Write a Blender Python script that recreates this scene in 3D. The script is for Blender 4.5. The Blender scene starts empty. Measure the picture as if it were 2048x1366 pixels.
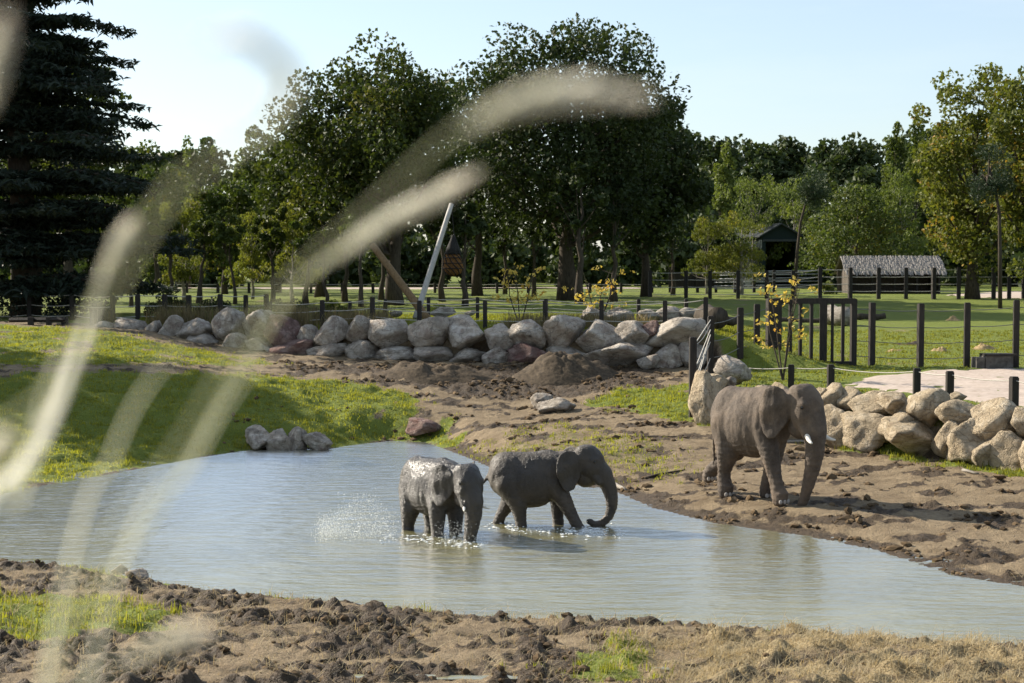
import bpy, bmesh, math, random
import numpy as np
from mathutils import Vector, Matrix, Euler
R = math.radians
rng = np.random.default_rng(7)
random.seed(7)
sc = bpy.context.scene
C = sc.collection
# ------------------------------------------------------------------ camera, sky, sun, exposure
CAM_Z = 5.6; FPX = 3200.0; PITCH = math.atan(163/3200.0)
cd = bpy.data.cameras.new('camera'); cam = bpy.data.objects.new('camera', cd); C.objects.link(cam)
cam.location = (0, 0, CAM_Z); cam.rotation_euler = (R(90)-PITCH, 0, 0)
cd.sensor_width = 36; cd.lens = 36*FPX/2048; cd.clip_start = 0.05; cd.clip_end = 6000
cd.dof.use_dof = True; cd.dof.focus_distance = 35.0; cd.dof.aperture_fstop = 2.8
sc.camera = cam
SUN_EL, SUN_AZ = R(31), math.atan2(-0.87, 0.49)       # azimuth measured from +Y towards +X
w = bpy.data.worlds.new('World'); sc.world = w; w.use_nodes = True
nt = w.node_tree; bg = nt.nodes['Background']
sky = nt.nodes.new('ShaderNodeTexSky'); sky.sky_type = 'NISHITA'; sky.sun_disc = False
sky.sun_elevation = SUN_EL; sky.sun_rotation = SUN_AZ; sky.air_density = 1.0; sky.dust_density = .9; sky.ozone_density = 1.6
tc = nt.nodes.new('ShaderNodeTexCoord'); mp = nt.nodes.new('ShaderNodeMapping'); mp.inputs['Scale'].default_value = (1.2, 1.2, 7)
nz = nt.nodes.new('ShaderNodeTexNoise'); nz.inputs['Scale'].default_value = 2.2; nz.inputs['Detail'].default_value = 7; nz.inputs['Roughness'].default_value = .62
cr = nt.nodes.new('ShaderNodeValToRGB'); cr.color_ramp.elements[0].position = .47; cr.color_ramp.elements[1].position = .8; cr.color_ramp.elements[0].color = (.3, .3, .3, 1)
cr.color_ramp.elements[1].color = (.6, .6, .6, 1)
mx = nt.nodes.new('ShaderNodeMix'); mx.data_type = 'RGBA'
nt.links.new(tc.outputs['Generated'], mp.inputs['Vector']); nt.links.new(mp.outputs[0], nz.inputs['Vector'])
nt.links.new(nz.outputs['Fac'], cr.inputs[0]); nt.links.new(cr.outputs[0], mx.inputs['Factor'])
nt.links.new(sky.outputs[0], mx.inputs['A']); mx.inputs['B'].default_value = (5.0, 5.7, 6.3, 1)
nt.links.new(mx.outputs['Result'], bg.inputs['Color']); bg.inputs['Strength'].default_value = 0.088
sl = bpy.data.lights.new('sun', 'SUN'); sl.energy = 5.0; sl.angle = R(0.5); sl.color = (1, .91, .77)
sun = bpy.data.objects.new('sun', sl); C.objects.link(sun); sun.location = (-40, 30, 40)
sd_ = Vector((math.sin(SUN_AZ)*math.cos(SUN_EL), math.cos(SUN_AZ)*math.cos(SUN_EL), math.sin(SUN_EL)))
sun.rotation_euler = sd_.to_track_quat('Z', 'Y').to_euler()
sc.view_settings.view_transform = 'Standard'; sc.view_settings.look = 'None'
sc.view_settings.exposure = 1.03; sc.view_settings.gamma = 1
sc.cycles.use_denoising = True
sc.cycles.max_bounces = 6; sc.cycles.transparent_max_bounces = 4

# ------------------------------------------------------------------ pixel <-> place helpers
def ray(u, v):
    x = (u-1024)/FPX; y = -(v-683)/FPX
    return np.array((x, math.cos(PITCH)+y*math.sin(PITCH), -math.sin(PITCH)+y*math.cos(PITCH)))
def PZ(u, v, z):                        # the point of a pixel's ray at height z
    d = ray(u, v); t = (z-CAM_Z)/d[2]; return np.array((0, 0, CAM_Z))+d*t
def PD(u, v, Y):                        # ... at distance Y along the view
    d = ray(u, v); return np.array((0, 0, CAM_Z))+d*(Y/d[1])
# ------------------------------------------------------------------ numpy noise
def _h(ix, iy, s):
    n = (ix.astype(np.int64)*374761393+iy.astype(np.int64)*668265263+s*974634777) & 0xffffffff
    n = ((n ^ (n >> 13))*1274126177) & 0xffffffff
    return ((n ^ (n >> 16)) & 0xffff)/65536.0
def perlin(x, y, s=0):
    x = np.asarray(x, float); y = np.asarray(y, float)
    ix = np.floor(x); iy = np.floor(y); fx = x-ix; fy = y-iy
    u = fx*fx*fx*(fx*(fx*6-15)+10); v = fy*fy*fy*(fy*(fy*6-15)+10)
    def g(a, b, dx, dy):
        t = _h(a, b, s)*2*np.pi; return np.cos(t)*dx+np.sin(t)*dy
    n00 = g(ix, iy, fx, fy); n10 = g(ix+1, iy, fx-1, fy); n01 = g(ix, iy+1, fx, fy-1); n11 = g(ix+1, iy+1, fx-1, fy-1)
    return (n00*(1-u)+n10*u)*(1-v)+(n01*(1-u)+n11*u)*v
def fbm(x, y, o=4, s=0, gain=.5):
    a = 1; r = 0; f = 1
    for k in range(o):
        r = r+a*perlin(x*f, y*f, s+k*17); a *= gain; f *= 2.03
    return r
def sst(a, b, x):
    t = np.clip((x-a)/(b-a), 0, 1); return t*t*(3-2*t)
def seg_dist(X, Y, pts, closed=False):
    D = np.full(np.shape(X), 1e9); n = len(pts)
    for i in range(n if closed else n-1):
        ax, ay = pts[i][:2]; bx, by = pts[(i+1) % n][:2]; dx, dy = bx-ax, by-ay
        t = np.clip(((X-ax)*dx+(Y-ay)*dy)/(dx*dx+dy*dy+1e-12), 0, 1)
        D = np.minimum(D, np.hypot(X-ax-t*dx, Y-ay-t*dy))
    return D
def inside(X, Y, pts):
    r = np.zeros(np.shape(X), bool); n = len(pts)
    for i in range(n):
        ax, ay = pts[i][:2]; bx, by = pts[(i+1) % n][:2]
        if ay == by: continue
        c = ((ay > Y) != (by > Y)) & (X < (bx-ax)*(Y-ay)/(by-ay)+ax)
        r ^= c
    return r
def sdist(X, Y, pts):                    # negative inside
    d = seg_dist(X, Y, pts, True); return np.where(inside(X, Y, pts), -d, d)
# ------------------------------------------------------------------ terrain height
_pond_px = [(-260,1040),(-60,1003),(60,977),(240,945),(400,915),(500,900),(660,898),(705,890),(780,882),(850,884),(895,900),(950,922),
 (1010,948),(1120,965),(1235,985),(1300,1015),(1420,1045),(1600,1070),(1750,1100),(1900,1150),(2048,1174),(2400,1215),(2700,1250),
 (2500,1300),(2048,1297),(1800,1281),(1620,1264),(1450,1256),(1300,1242),(1000,1236),(860,1222),(650,1202),(420,1182),(300,1162),(180,1137),(50,1124),(-150,1110)]
POND = [tuple(PZ(u, v, 0)[:2]) for u, v in _pond_px]
BACKWALL = [(-15.8,64.5),(-10,61.6),(-5,59.6),(0,58.2),(4,57.1),(7.0,56.8)]
RWALL = [(5.7,46.2),(8.0,43.6),(10.2,41.2),(12.3,38.8),(15,35.5),(19,31)]
UPPER = [(-60,70)]+[(-22,68)]+BACKWALL+[(7.2,53)]+RWALL+[(40,14),(3000,14),(3000,4000),(-3000,4000),(-3000,75)]
_ctl = np.array([(-16.2,50.8,2.1),(-22,50.5,2.1),(-16.5,53,2.22),(-10.5,55.5,2.0),(-10.5,53.6,1.95),(-7.2,54.7,1.7),(-2.9,52.9,1.25),(-18.2,57,2.57),(-21,66,3.0),(-14.5,60,2.83),
 (-10.5,58.5,2.13),(-5,59,1.95),(0,57.8,1.9),(4,56.6,1.85),(7,56.3,1.8),(-12,61.5,2.4),(0,52,.95),(-3,49.5,.62),(5.6,35.3,.25),(3,39.5,.22),
 (2.7,42,.45),(2.9,48,.95),(5,52,1.35),(5.5,46,.95),(8,43,.65),(12.3,38.5,.58),(9,36,.35),(11,32,.28),(14,30,.4),(10,29.5,.1),(20,30,.6),
 (-13,46.7,.85),(-9,48.2,.7),(-6,49.6,.6),(-20,44,.95),(-13,48.8,1.6),(-8.5,51,1.4),(0,22,.35),(-6,22.5,.45),(6,21.3,.35),(0,19,.5),(-8,19,.7),(8,19,.5),(-10,25.5,.45),
 (10,20.5,.35),(-40,50,2.5),(-40,70,3),(-30,40,1.6),(-25,30,.9),(-20,22,.8),(20,20,.6),(30,25,.8),(0,14,1.0),(-15,14,1.0),(15,14,1.0),(-30,100,3),(0,100,3),(40,60,2)])
def _tps(r2): return np.where(r2 > 0, r2*np.log(np.maximum(r2, 1e-9)), 0)
_n = len(_ctl); _K = _tps((_ctl[:, None, 0]-_ctl[None, :, 0])**2+(_ctl[:, None, 1]-_ctl[None, :, 1])**2)+np.eye(_n)*.5
_Pm = np.c_[np.ones(_n), _ctl[:, :2]]
_M = np.block([[_K, _Pm], [_Pm.T, np.zeros((3, 3))]]); _W = np.linalg.solve(_M, np.r_[_ctl[:, 2], 0, 0, 0])
def rbf(X, Y):
    X = np.clip(X, -40, 40); Y = np.clip(Y, 12, 100)
    r = _W[_n]+_W[_n+1]*X+_W[_n+2]*Y
    for i in range(_n): r = r+_W[i]*_tps((X-_ctl[i, 0])**2+(Y-_ctl[i, 1])**2)
    return np.clip(r, .06, 3.0)
def H0(X, Y):                            # ground without small relief
    X = np.asarray(X, float); Y = np.asarray(Y, float)
    a = rbf(X, Y)
    lawn = 1.6+np.clip((Y-46)/80, 0, 1)*1.4
    t = np.maximum(sst(-.5, 5.5, X-7.0-np.maximum(Y-57, 0)*.05), sst(57.2, 55.2, Y))
    up = 3.0*(1-t)+lawn*t
    s = sdist(X, Y, UPPER); m = sst(.25, -.65, s)
    z = a*(1-m)+up*m
    z = np.where(Y > 100, np.maximum(z, 3.0-0*z)*sst(95, 128, Y)+z*(1-sst(95, 128, Y)), z)
    p = sdist(X, Y, POND)
    z = np.where(p > 0, z*sst(-.15, 1.5, p)+.0, -.9*sst(0, 2.2, -p)-.02)
    z = z*sst(10, 17.5, Y)+(1-sst(10, 17.5, Y))*np.where(Y > 10, .9, z)
    cl = sst(15, 3.5, Y)
    z = z*(1-cl)+4.0*cl
    return z
def G(u, v):                             # where a pixel's ray meets the ground
    d = ray(u, v); ts = np.linspace(17, 260, 6000)/d[1]
    z = H0(d[0]*ts, d[1]*ts); k = np.argmax(CAM_Z+d[2]*ts < z)
    t = ts[k]; return np.array((d[0]*t, d[1]*t, float(z[k])))
def poly(px): return [tuple(G(u, v)[:2]) for u, v in px]
Z_BANK = poly([(-300,758),(0,757),(400,748),(560,752),(700,764),(850,792),(850,815),(770,845),(880,846),(925,885),(900,902)])+[POND[k] for k in (10,9,8,7,6,5,4,3,2,1,0)]
Z_MEADOW = [(-60,75)]+poly([(-300,660),(0,648),(240,668),(420,703),(560,729),(420,731),(0,737),(-300,739)])
Z_PATCH = poly([(1180,803),(1265,776),(1386,768),(1415,850),(1395,856),(1300,828)])
Z_STRIP = poly([(1640,884),(1740,880),(1850,893),(1990,932),(2100,950),(2060,956),(1850,925),(1700,902)])
Z_BEACHG = poly([(940,905),(1080,850),(1290,880),(1420,930),(1300,960),(1100,935),(1000,938)])
Z_NEARG1 = poly([(-60,1185),(80,1180),(250,1195),(360,1235),(300,1265),(60,1270),(-60,1250)])
Z_NEARG2 = poly([(1090,1310),(1200,1300),(1290,1330),(1340,1366),(1090,1366)])
Z_STRAW = poly([(1270,1290),(1500,1262),(1700,1275),(2200,1296)])+[(12,18.2),(1.6,18.2)]
Z_DARK = poly([(540,728),(900,728),(1290,738),(1300,765),(1150,790),(1010,800),(860,775),(700,745)])
PATH1 = poly([(1670,770),(1740,752),(1880,740),(2100,733),(2500,742),(2500,815),(2080,822),(1960,806),(1840,792)])
PATH2 = poly([(1880,591),(2010,583),(2100,582),(2100,598),(2000,597)])
def zones(X, Y):
    n1 = fbm(X*.9, Y*.9, 4, 3); n2 = fbm(X*3.1, Y*3.1, 3, 5)
    g = np.zeros(np.shape(X)); mud = np.zeros(np.shape(X)); st = np.zeros(np.shape(X))
    for pz, amt, sft in ((Z_BANK, 1, .5), (Z_MEADOW, .85, .7), (Z_PATCH, 1, .35), (Z_STRIP, 1, .3), (Z_BEACHG, .42, .8), (Z_NEARG1, .95, .35), (Z_NEARG2, .8, .35)):
        s = sdist(X, Y, pz)+n1*.9+n2*.25; g = np.maximum(g, amt*sst(sft, -sft, s))
    g = g*(1-.75*sst(.12, .42, fbm(X*.55, Y*.8, 4, 31))*(inside(X, Y, Z_MEADOW) | (sdist(X, Y, Z_BEACHG) < 0)))
    up = sst(.0, -.8, sdist(X, Y, UPPER))
    g = np.maximum(g, up*(1-.55*sst(.28, .5, fbm(X*.35, Y*.35, 4, 41))))
    shore = np.abs(sdist(X, Y, POND)); land = sdist(X, Y, POND) > 0
    g = np.maximum(g, .75*land*sst(.5, .1, shore)*sst(-.1, .25, n1)*(Y < 32)*(X < 4))
    mud = np.maximum(mud, sst(.6, -.6, sdist(X, Y, Z_DARK)+n1*1.2))
    mud = np.maximum(mud, .95*sst(-.02, .24, fbm(X*.75, Y*1.1, 5, 11)+.3*n2+.17*sst(32, 27, Y))*(1-up))
    mud = np.maximum(mud, sst(.95, .1, shore)*.95*(1-up))
    s = sdist(X, Y, Z_STRAW)+n1*.8; st = sst(.5, -.4, s)*(.3+.7*sst(-.22, .12, fbm(X*1.1, Y*1.5, 3, 97)))
    mud = mud*(1-.7*st)
    st = np.maximum(st, up*.5*sst(.0, .4, fbm(X*.3, Y*.3, 3, 77)))
    return np.clip(g, 0, 1), np.clip(mud*(1-.9*g), 0, 1), np.clip(st, 0, 1)
def relief(X, Y, zn=None):
    g, mud, st = zones(X, Y) if zn is None else zn
    near = sst(34, 26, Y)
    b1 = np.abs(fbm(X*1.7, Y*1.7, 2, 51)); b2 = np.abs(fbm(X*4.3, Y*4.3, 1, 61)); lo = fbm(X*.5, Y*.5, 3, 71)
    clod = (b1-.2)*.10*(.35+mud)+(b2-.2)*.10*(.25+mud)+.03*fbm(X*7.5, Y*7.5, 1, 66)*(.3+mud)
    clod = clod*(1.35+.4*near)
    gr = .17*fbm(X*1.1, Y*1.6, 3, 81)+.05*fbm(X*3.3, Y*3.3, 2, 91)
    r = (1-g)*clod+g*gr+.06*lo+st*near*.34*np.maximum(fbm(X*1.6, Y*1.6, 2, 95), -.1)
    up = sst(.0, -.8, sdist(X, Y, UPPER))
    r = r*(1-.55*up)
    p = sdist(X, Y, POND)
    return r*sst(-.1, .7, p)*sst(9, 18, Y)*sst(160, 90, Y)
def H(X, Y): return H0(X, Y)+relief(X, Y)
def Hs(x, y): return float(H(np.array([x]), np.array([y]))[0])
# ------------------------------------------------------------------ mesh and object helpers
def np_mesh(name, V, F, attrs=None, smooth=False):
    V = np.asarray(V, np.float32); F = np.asarray(F, np.int32); m, k = F.shape
    me = bpy.data.meshes.new(name); me.vertices.add(len(V)); me.vertices.foreach_set('co', V.ravel())
    me.loops.add(m*k); me.loops.foreach_set('vertex_index', F.ravel())
    me.polygons.add(m); me.polygons.foreach_set('loop_start', np.arange(0, m*k, k, dtype=np.int32))
    me.polygons.foreach_set('loop_total', np.full(m, k, np.int32))
    me.polygons.foreach_set('use_smooth', np.full(m, smooth))
    for an, a in (attrs or {}).items():
        at = me.attributes.new(an, 'FLOAT_COLOR', 'POINT'); a = np.asarray(a, np.float32)
        if a.ndim == 1: a = np.c_[a, a, a, np.ones(len(a))]
        at.data.foreach_set('color', a.astype(np.float32).ravel())
    me.update(); me.validate(); return me
class MB:
    def __init__(s): s.v = []; s.f = []
    def add(s, V, F):
        o = len(s.v); s.v += [tuple(map(float, p)) for p in V]; s.f += [tuple(i+o for i in q) for q in F]; return s
    def box(s, c, size, rz=0, M=None):
        hx, hy, hz = [k/2 for k in size]; V = [Vector((x*hx, y*hy, z*hz)) for x in (-1, 1) for y in (-1, 1) for z in (-1, 1)]
        m = M if M is not None else Matrix.Rotation(rz, 3, 'Z')
        return s.add([m @ q+Vector(c) for q in V], [(0,1,3,2),(4,6,7,5),(0,4,5,1),(2,3,7,6),(0,2,6,4),(1,5,7,3)])
    def tube(s, pts, rad, n=6, cap=True):
        pts = [Vector(p) for p in pts]; V = []; F = []
        if not hasattr(rad, '__len__'): rad = [rad]*len(pts)
        up = Vector((0, 0, 1)); prev = None
        for i, p in enumerate(pts):
            t = (pts[min(i+1, len(pts)-1)]-pts[max(i-1, 0)]).normalized()
            if prev is None: a = t.cross(up if abs(t.z) < .9 else Vector((1, 0, 0))).normalized()
            else: a = (prev-t*prev.dot(t)).normalized()
            prev = a; b = t.cross(a)
            V += [p+(a*math.cos(2*math.pi*k/n)+b*math.sin(2*math.pi*k/n))*rad[i] for k in range(n)]
        for i in range(len(pts)-1):
            for k in range(n): F.append((i*n+k, i*n+(k+1) % n, (i+1)*n+(k+1) % n, (i+1)*n+k))
        if cap: F.append(tuple(range(n-1, -1, -1))); F.append(tuple((len(pts)-1)*n+k for k in range(n)))
        return s.add(V, F)
    def mesh(s, name, smooth=False):
        me = bpy.data.meshes.new(name); me.from_pydata(s.v, [], s.f); me.update()
        if smooth: me.polygons.foreach_set('use_smooth', [True]*len(me.polygons))
        return me
def link(name, me, mat=None, parent=None, loc=None, local=False):
    if parent is not None and not local:
        l = parent.location; me.transform(Matrix.Translation((-l[0], -l[1], -l[2])))
    o = bpy.data.objects.new(name, me); C.objects.link(o)
    if mat is not None and len(me.materials) == 0: me.materials.append(mat)
    if parent is not None: o.parent = parent
    if loc is not None: o.location = loc
    return o
def tag(o, label, cat, group=None):
    o['label'] = label; o['category'] = cat
    if group: o['group'] = group
    return o
def thing(name, loc, label, cat, group=None):
    o = bpy.data.objects.new(name, None); C.objects.link(o); o.location = [float(k) for k in loc]; o.empty_display_size = .3
    return tag(o, label, cat, group)
def one(name, me, mat, base, label, cat, group=None):   # a thing that is one mesh, origin at its base; mesh in world space
    me.transform(Matrix.Translation((-base[0], -base[1], -base[2])))
    o = link(name, me, mat); o.location = [float(k) for k in base]; return tag(o, label, cat, group)
def structure(o): o['kind'] = 'structure'; return o
def stuff(o, label=None, cat=None):
    o['kind'] = 'stuff'
    if label: tag(o, label, cat)
    return o
# ------------------------------------------------------------------ materials
class NT:
    def __init__(s, name):
        s.m = bpy.data.materials.new(name); s.m.use_nodes = True; s.t = s.m.node_tree; s.b = s.t.nodes['Principled BSDF']; s.out = s.t.nodes['Material Output']
    def n(s, ty, **kw):
        q = s.t.nodes.new(ty)
        for k, v in kw.items():
            if k.startswith('i_'):
                key = k[2:].replace('_', ' '); q.inputs[key].default_value = v
            else: setattr(q, k, v)
        return q
    def l(s, a, b): s.t.links.new(a, b)
    def attr(s, name): q = s.n('ShaderNodeAttribute'); q.attribute_name = name; return q
    def noise(s, scale, detail=4, rough=.55, vec=None):
        q = s.n('ShaderNodeTexNoise', i_Scale=scale, i_Detail=detail, i_Roughness=rough)
        if vec is not None: s.l(vec, q.inputs['Vector'])
        return q.outputs['Fac']
    def ramp(s, f, stops):
        q = s.n('ShaderNodeValToRGB'); e = q.color_ramp.elements
        while len(e) < len(stops): e.new(.5)
        for k, (p, c) in enumerate(stops): e[k].position = p; e[k].color = (*c, 1) if len(c) == 3 else c
        s.l(f, q.inputs[0]); return q.outputs[0]
    def mix(s, f, a, b, mode='MIX'):
        q = s.n('ShaderNodeMix', data_type='RGBA', blend_type=mode)
        for sock, v in (('Factor', f), ('A', a), ('B', b)):
            if hasattr(v, 'links'): s.l(v, q.inputs[sock])
            else: q.inputs[sock].default_value = v if sock == 'Factor' else ((*v, 1) if len(v) == 3 else v)
        return q.outputs['Result']
    def math(s, op, a, b=0.0):
        q = s.n('ShaderNodeMath', operation=op)
        for k, v in enumerate((a, b)):
            if hasattr(v, 'links'): s.l(v, q.inputs[k])
            else: q.inputs[k].default_value = v
        return q.outputs[0]
    def bump(s, h, strength=.5, dist=.05):
        q = s.n('ShaderNodeBump', i_Strength=strength, i_Distance=dist); s.l(h, q.inputs['Height']); s.l(q.outputs[0], s.b.inputs['Normal']); return q
    def col(s, c):
        if hasattr(c, 'links'): s.l(c, s.b.inputs['Base Color'])
        else: s.b.inputs['Base Color'].default_value = (*c, 1)
    def set(s, rough=.8, spec=.3, metal=0): s.b.inputs['Roughness'].default_value = rough; s.b.inputs['Specular IOR Level'].default_value = spec; s.b.inputs['Metallic'].default_value = metal; return s.m
    def obj(s): return s.n('ShaderNodeTexCoord').outputs['Object']
def leafmat(name, a, b, transl=.35, sat_tr=(1.15, 1.2, .6), rough=.6, c=None):
    k = NT(name); at = k.attr('var').outputs['Fac']
    oi = k.n('ShaderNodeObjectInfo').outputs['Random']
    stops = [(.0, a), (.75, b)]+([(1.0, c)] if c else [])
    colr = k.ramp(at, stops)
    colr = k.mix(.35, colr, k.ramp(oi, [(0, tuple(x*.75 for x in a)), (1, tuple(min(1, x*1.15) for x in b))]))
    k.col(colr); k.set(rough, .25)
    tr = k.n('ShaderNodeBsdfTranslucent'); k.l(k.mix(1.0, colr, sat_tr, 'MULTIPLY'), tr.inputs['Color'])
    ms = k.n('ShaderNodeMixShader'); ms.inputs[0].default_value = transl
    k.l(k.b.outputs[0], ms.inputs[1]); k.l(tr.outputs[0], ms.inputs[2]); k.l(ms.outputs[0], k.out.inputs['Surface']); return k.m
def ground_mat():
    k = NT('soil'); ob = k.n('ShaderNodeNewGeometry').outputs['Position']; at = k.attr('zone'); sep = k.n('ShaderNodeSeparateColor'); k.l(at.outputs['Color'], sep.inputs[0])
    nf = k.noise(9, 6, .65, ob); nm = k.noise(1.6, 5, .6, ob); nn = k.noise(38, 3, .6, ob)
    soil = k.ramp(nm, [(.3, (.165, .120, .070)), (.7, (.33, .255, .158))])
    soil = k.mix(k.ramp(nf, [(.35, (0, 0, 0)), (.7, (.6, .6, .6))]), soil, (.14, .098, .058))
    mud = k.ramp(nf, [(.3, (.030, .020, .011)), (.7, (.105, .072, .042))])
    fm = k.ramp(k.math('ADD', sep.outputs[1], k.math('MULTIPLY', k.math('SUBTRACT', nf, .5), .9)), [(.35, (0, 0, 0)), (.62, (1, 1, 1))])
    c = k.mix(fm, soil, mud)
    straw = k.ramp(nn, [(.3, (.17, .12, .06)), (.7, (.42, .335, .19))])
    fs = k.ramp(k.math('ADD', sep.outputs[2], k.math('MULTIPLY', k.math('SUBTRACT', nf, .5), .8)), [(.3, (0, 0, 0)), (.7, (1, 1, 1))])
    c = k.mix(fs, c, straw)
    gr = k.ramp(nn, [(.25, (.075, .095, .014)), (.55, (.16, .195, .03)), (.8, (.24, .25, .055))])
    fg = k.ramp(k.math('ADD', sep.outputs[0], k.math('MULTIPLY', k.math('SUBTRACT', nf, .5), .7)), [(.38, (0, 0, 0)), (.6, (1, 1, 1))])
    c = k.mix(fg, c, gr)
    k.col(c); k.set(.85, .25)
    rr = k.ramp(fm, [(0, (.9, .9, .9)), (1, (.68, .68, .68))]); k.l(rr, k.b.inputs['Roughness'])
    k.bump(k.math('ADD', k.math('MULTIPLY', nf, 1.0), k.math('MULTIPLY', nn, .6)), 1.0, .09); return k.m
def rock_mat(name, light, mid, dark, red=0):
    k = NT(name); ob = k.obj(); oi = k.n('ShaderNodeObjectInfo').outputs['Random']
    v = k.n('ShaderNodeVectorMath', operation='ADD'); k.l(ob, v.inputs[0]); cmb = k.n('ShaderNodeCombineXYZ'); k.l(k.math('MULTIPLY', oi, 40), cmb.inputs[0]); k.l(cmb.outputs[0], v.inputs[1]); ob = v.outputs[0]
    n1 = k.noise(1.9, 7, .65, ob); n2 = k.noise(7, 5, .7, ob); n3 = k.noise(30, 4, .6, ob)
    c = k.ramp(n1, [(.32, dark), (.5, mid), (.68, light)])
    c = k.mix(k.ramp(n2, [(.48, (0, 0, 0)), (.72, (.7, .7, .7))]), c, tuple(x*.45 for x in mid))
    if red: c = k.mix(k.ramp(k.noise(1.3, 4, .6, ob), [(.52, (0, 0, 0)), (.66, (red,)*3)]), c, (.16, .06, .05))
    c = k.mix(k.math('MULTIPLY', oi, .4), c, mid)
    wn = k.n('ShaderNodeTexNoise', i_Scale=2.5); k.l(ob, wn.inputs['Vector']); wv = k.n('ShaderNodeVectorMath', operation='ADD'); ws = k.n('ShaderNodeVectorMath', operation='SCALE'); ws.inputs['Scale'].default_value = .7; k.l(wn.outputs['Color'], ws.inputs[0]); k.l(ob, wv.inputs[0]); k.l(ws.outputs[0], wv.inputs[1])
    vo = k.n('ShaderNodeTexVoronoi', feature='DISTANCE_TO_EDGE'); vo.inputs['Scale'].default_value = 1.25; k.l(wv.outputs[0], vo.inputs['Vector']); ck = k.ramp(vo.outputs['Distance'], [(0, (.5, .5, .5)), (.03, (1, 1, 1))])
    c = k.mix(.8, c, k.mix(1.0, c, ck, 'MULTIPLY'))
    k.col(c); k.set(.88, .25); k.bump(k.math('ADD', k.math('MULTIPLY', ck, .5), k.math('ADD', n2, k.math('MULTIPLY', n3, .4))), .9, .16); return k.m
def simple(name, a, b, scale=6, rough=.8, spec=.3, bump=.3, stretch=(1, 1, 1), metal=0):
    k = NT(name); mp = k.n('ShaderNodeMapping'); mp.inputs['Scale'].default_value = stretch; k.l(k.obj(), mp.inputs[0])
    n = k.noise(scale, 5, .6, mp.outputs[0]); k.col(k.ramp(n, [(.3, a), (.7, b)])); k.set(rough, spec, metal)
    if bump: k.bump(n, bump, .02)
    return k.m
def skin_mat(name, a, b, rough, wet=0):
    k = NT(name); ob = k.obj(); n1 = k.noise(2.2, 5, .6, ob); n2 = k.noise(11, 5, .65, ob)
    mp = k.n('ShaderNodeMapping'); mp.inputs['Scale'].default_value = (1, 1, 2.4); k.l(ob, mp.inputs[0])
    vo = k.n('ShaderNodeTexVoronoi', feature='DISTANCE_TO_EDGE'); vo.inputs['Scale'].default_value = 16
    wv = k.n('ShaderNodeVectorMath', operation='ADD'); k.l(mp.outputs[0], wv.inputs[0]); nn = k.n('ShaderNodeTexNoise', i_Scale=6.0); k.l(ob, nn.inputs['Vector'])
    sc_ = k.n('ShaderNodeVectorMath', operation='SCALE'); sc_.inputs['Scale'].default_value = .12; k.l(nn.outputs['Color'], sc_.inputs[0]); k.l(sc_.outputs[0], wv.inputs[1]); k.l(wv.outputs[0], vo.inputs['Vector'])
    crack = k.ramp(vo.outputs['Distance'], [(0, (0, 0, 0)), (.10, (1, 1, 1))])
    c = k.ramp(k.math('ADD', k.math('MULTIPLY', n1, .6), k.math('MULTIPLY', n2, .4)), [(.34, a), (.66, b)])
    c = k.mix(.2, c, k.mix(1.0, c, crack, 'MULTIPLY'))
    dust = k.ramp(k.noise(1.1, 4, .6, ob), [(.46, (0, 0, 0)), (.68, (.45, .45, .45))])
    c = k.mix(dust, c, tuple(x*1.3 for x in (b[0]*1.08, b[1], b[2]*.88)))
    k.col(c); k.set(rough, .5 if wet else .3)
    if wet: k.l(k.ramp(n2, [(.3, (rough-.14,)*3), (.7, (rough+.12,)*3)]), k.b.inputs['Roughness'])
    k.bump(k.math('ADD', k.math('MULTIPLY', crack, .9), k.math('ADD', n2, k.math('MULTIPLY', n1, 1.5))), .5, .028); return k.m
M = {}
M['ground'] = ground_mat()
M['rock'] = rock_mat('grey_rock', (.72, .67, .59), (.45, .39, .32), (.18, .15, .12), .35)
M['rock_red'] = rock_mat('red_rock', (.46, .36, .31), (.24, .155, .13), (.11, .07, .06), .8)
M['rock_tan'] = rock_mat('tan_rock', (.66, .565, .43), (.47, .375, .25), (.24, .18, .115))
M['dirt'] = simple('dark_dirt', (.03, .022, .014), (.11, .08, .05), 9, .85, .2, 1.0)
M['clod'] = simple('clod_soil', (.04, .027, .015), (.17, .118, .068), 1.3, .95, .1, .6)
M['path'] = simple('gravel', (.33, .265, .215), (.47, .39, .33), 5, .9, .2, .3)
M['post'] = simple('dark_timber', (.012, .010, .009), (.035, .028, .022), 8, .7, .3, .4, (3, 3, .4))
M['rope'] = simple('pale_rope', (.35, .32, .27), (.5, .47, .42), 30, .8, .2, 0)
M['cable'] = simple('steel_cable', (.08, .08, .08), (.16, .16, .155), 30, .5, .4, 0)
M['galv'] = simple('galvanised_rail', (.22, .23, .23), (.36, .37, .37), 12, .5, .4, 0, metal=.4)
M['bark'] = simple('bark', (.028, .022, .016), (.085, .068, .05), 5, .9, .2, .8, (3, 3, .5))
M['bark_light'] = simple('pale_bark', (.10, .085, .065), (.32, .29, .25), 4, .85, .2, .5, (1, 1, 2.5))
M['pole_grey'] = simple('weathered_pole', (.30, .28, .25), (.46, .44, .40), 5, .7, .3, .4, (4, 4, .3))
M['pole_brown'] = simple('brown_pole', (.10, .06, .025), (.21, .135, .06), 5, .7, .3, .5, (4, 4, .3))
M['hay'] = simple('hay', (.09, .045, .015), (.20, .105, .04), 14, .95, .1, .9)
M['hay_pale'] = simple('dry_hay', (.20, .14, .07), (.40, .30, .16), 14, .95, .1, .9)
M['net'] = simple('black_net', (.012, .011, .01), (.03, .028, .025), 20, .8, .2, 0)
M['thatch'] = simple('thatch', (.10, .09, .08), (.36, .335, .31), 9, .95, .1, .9)
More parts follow.
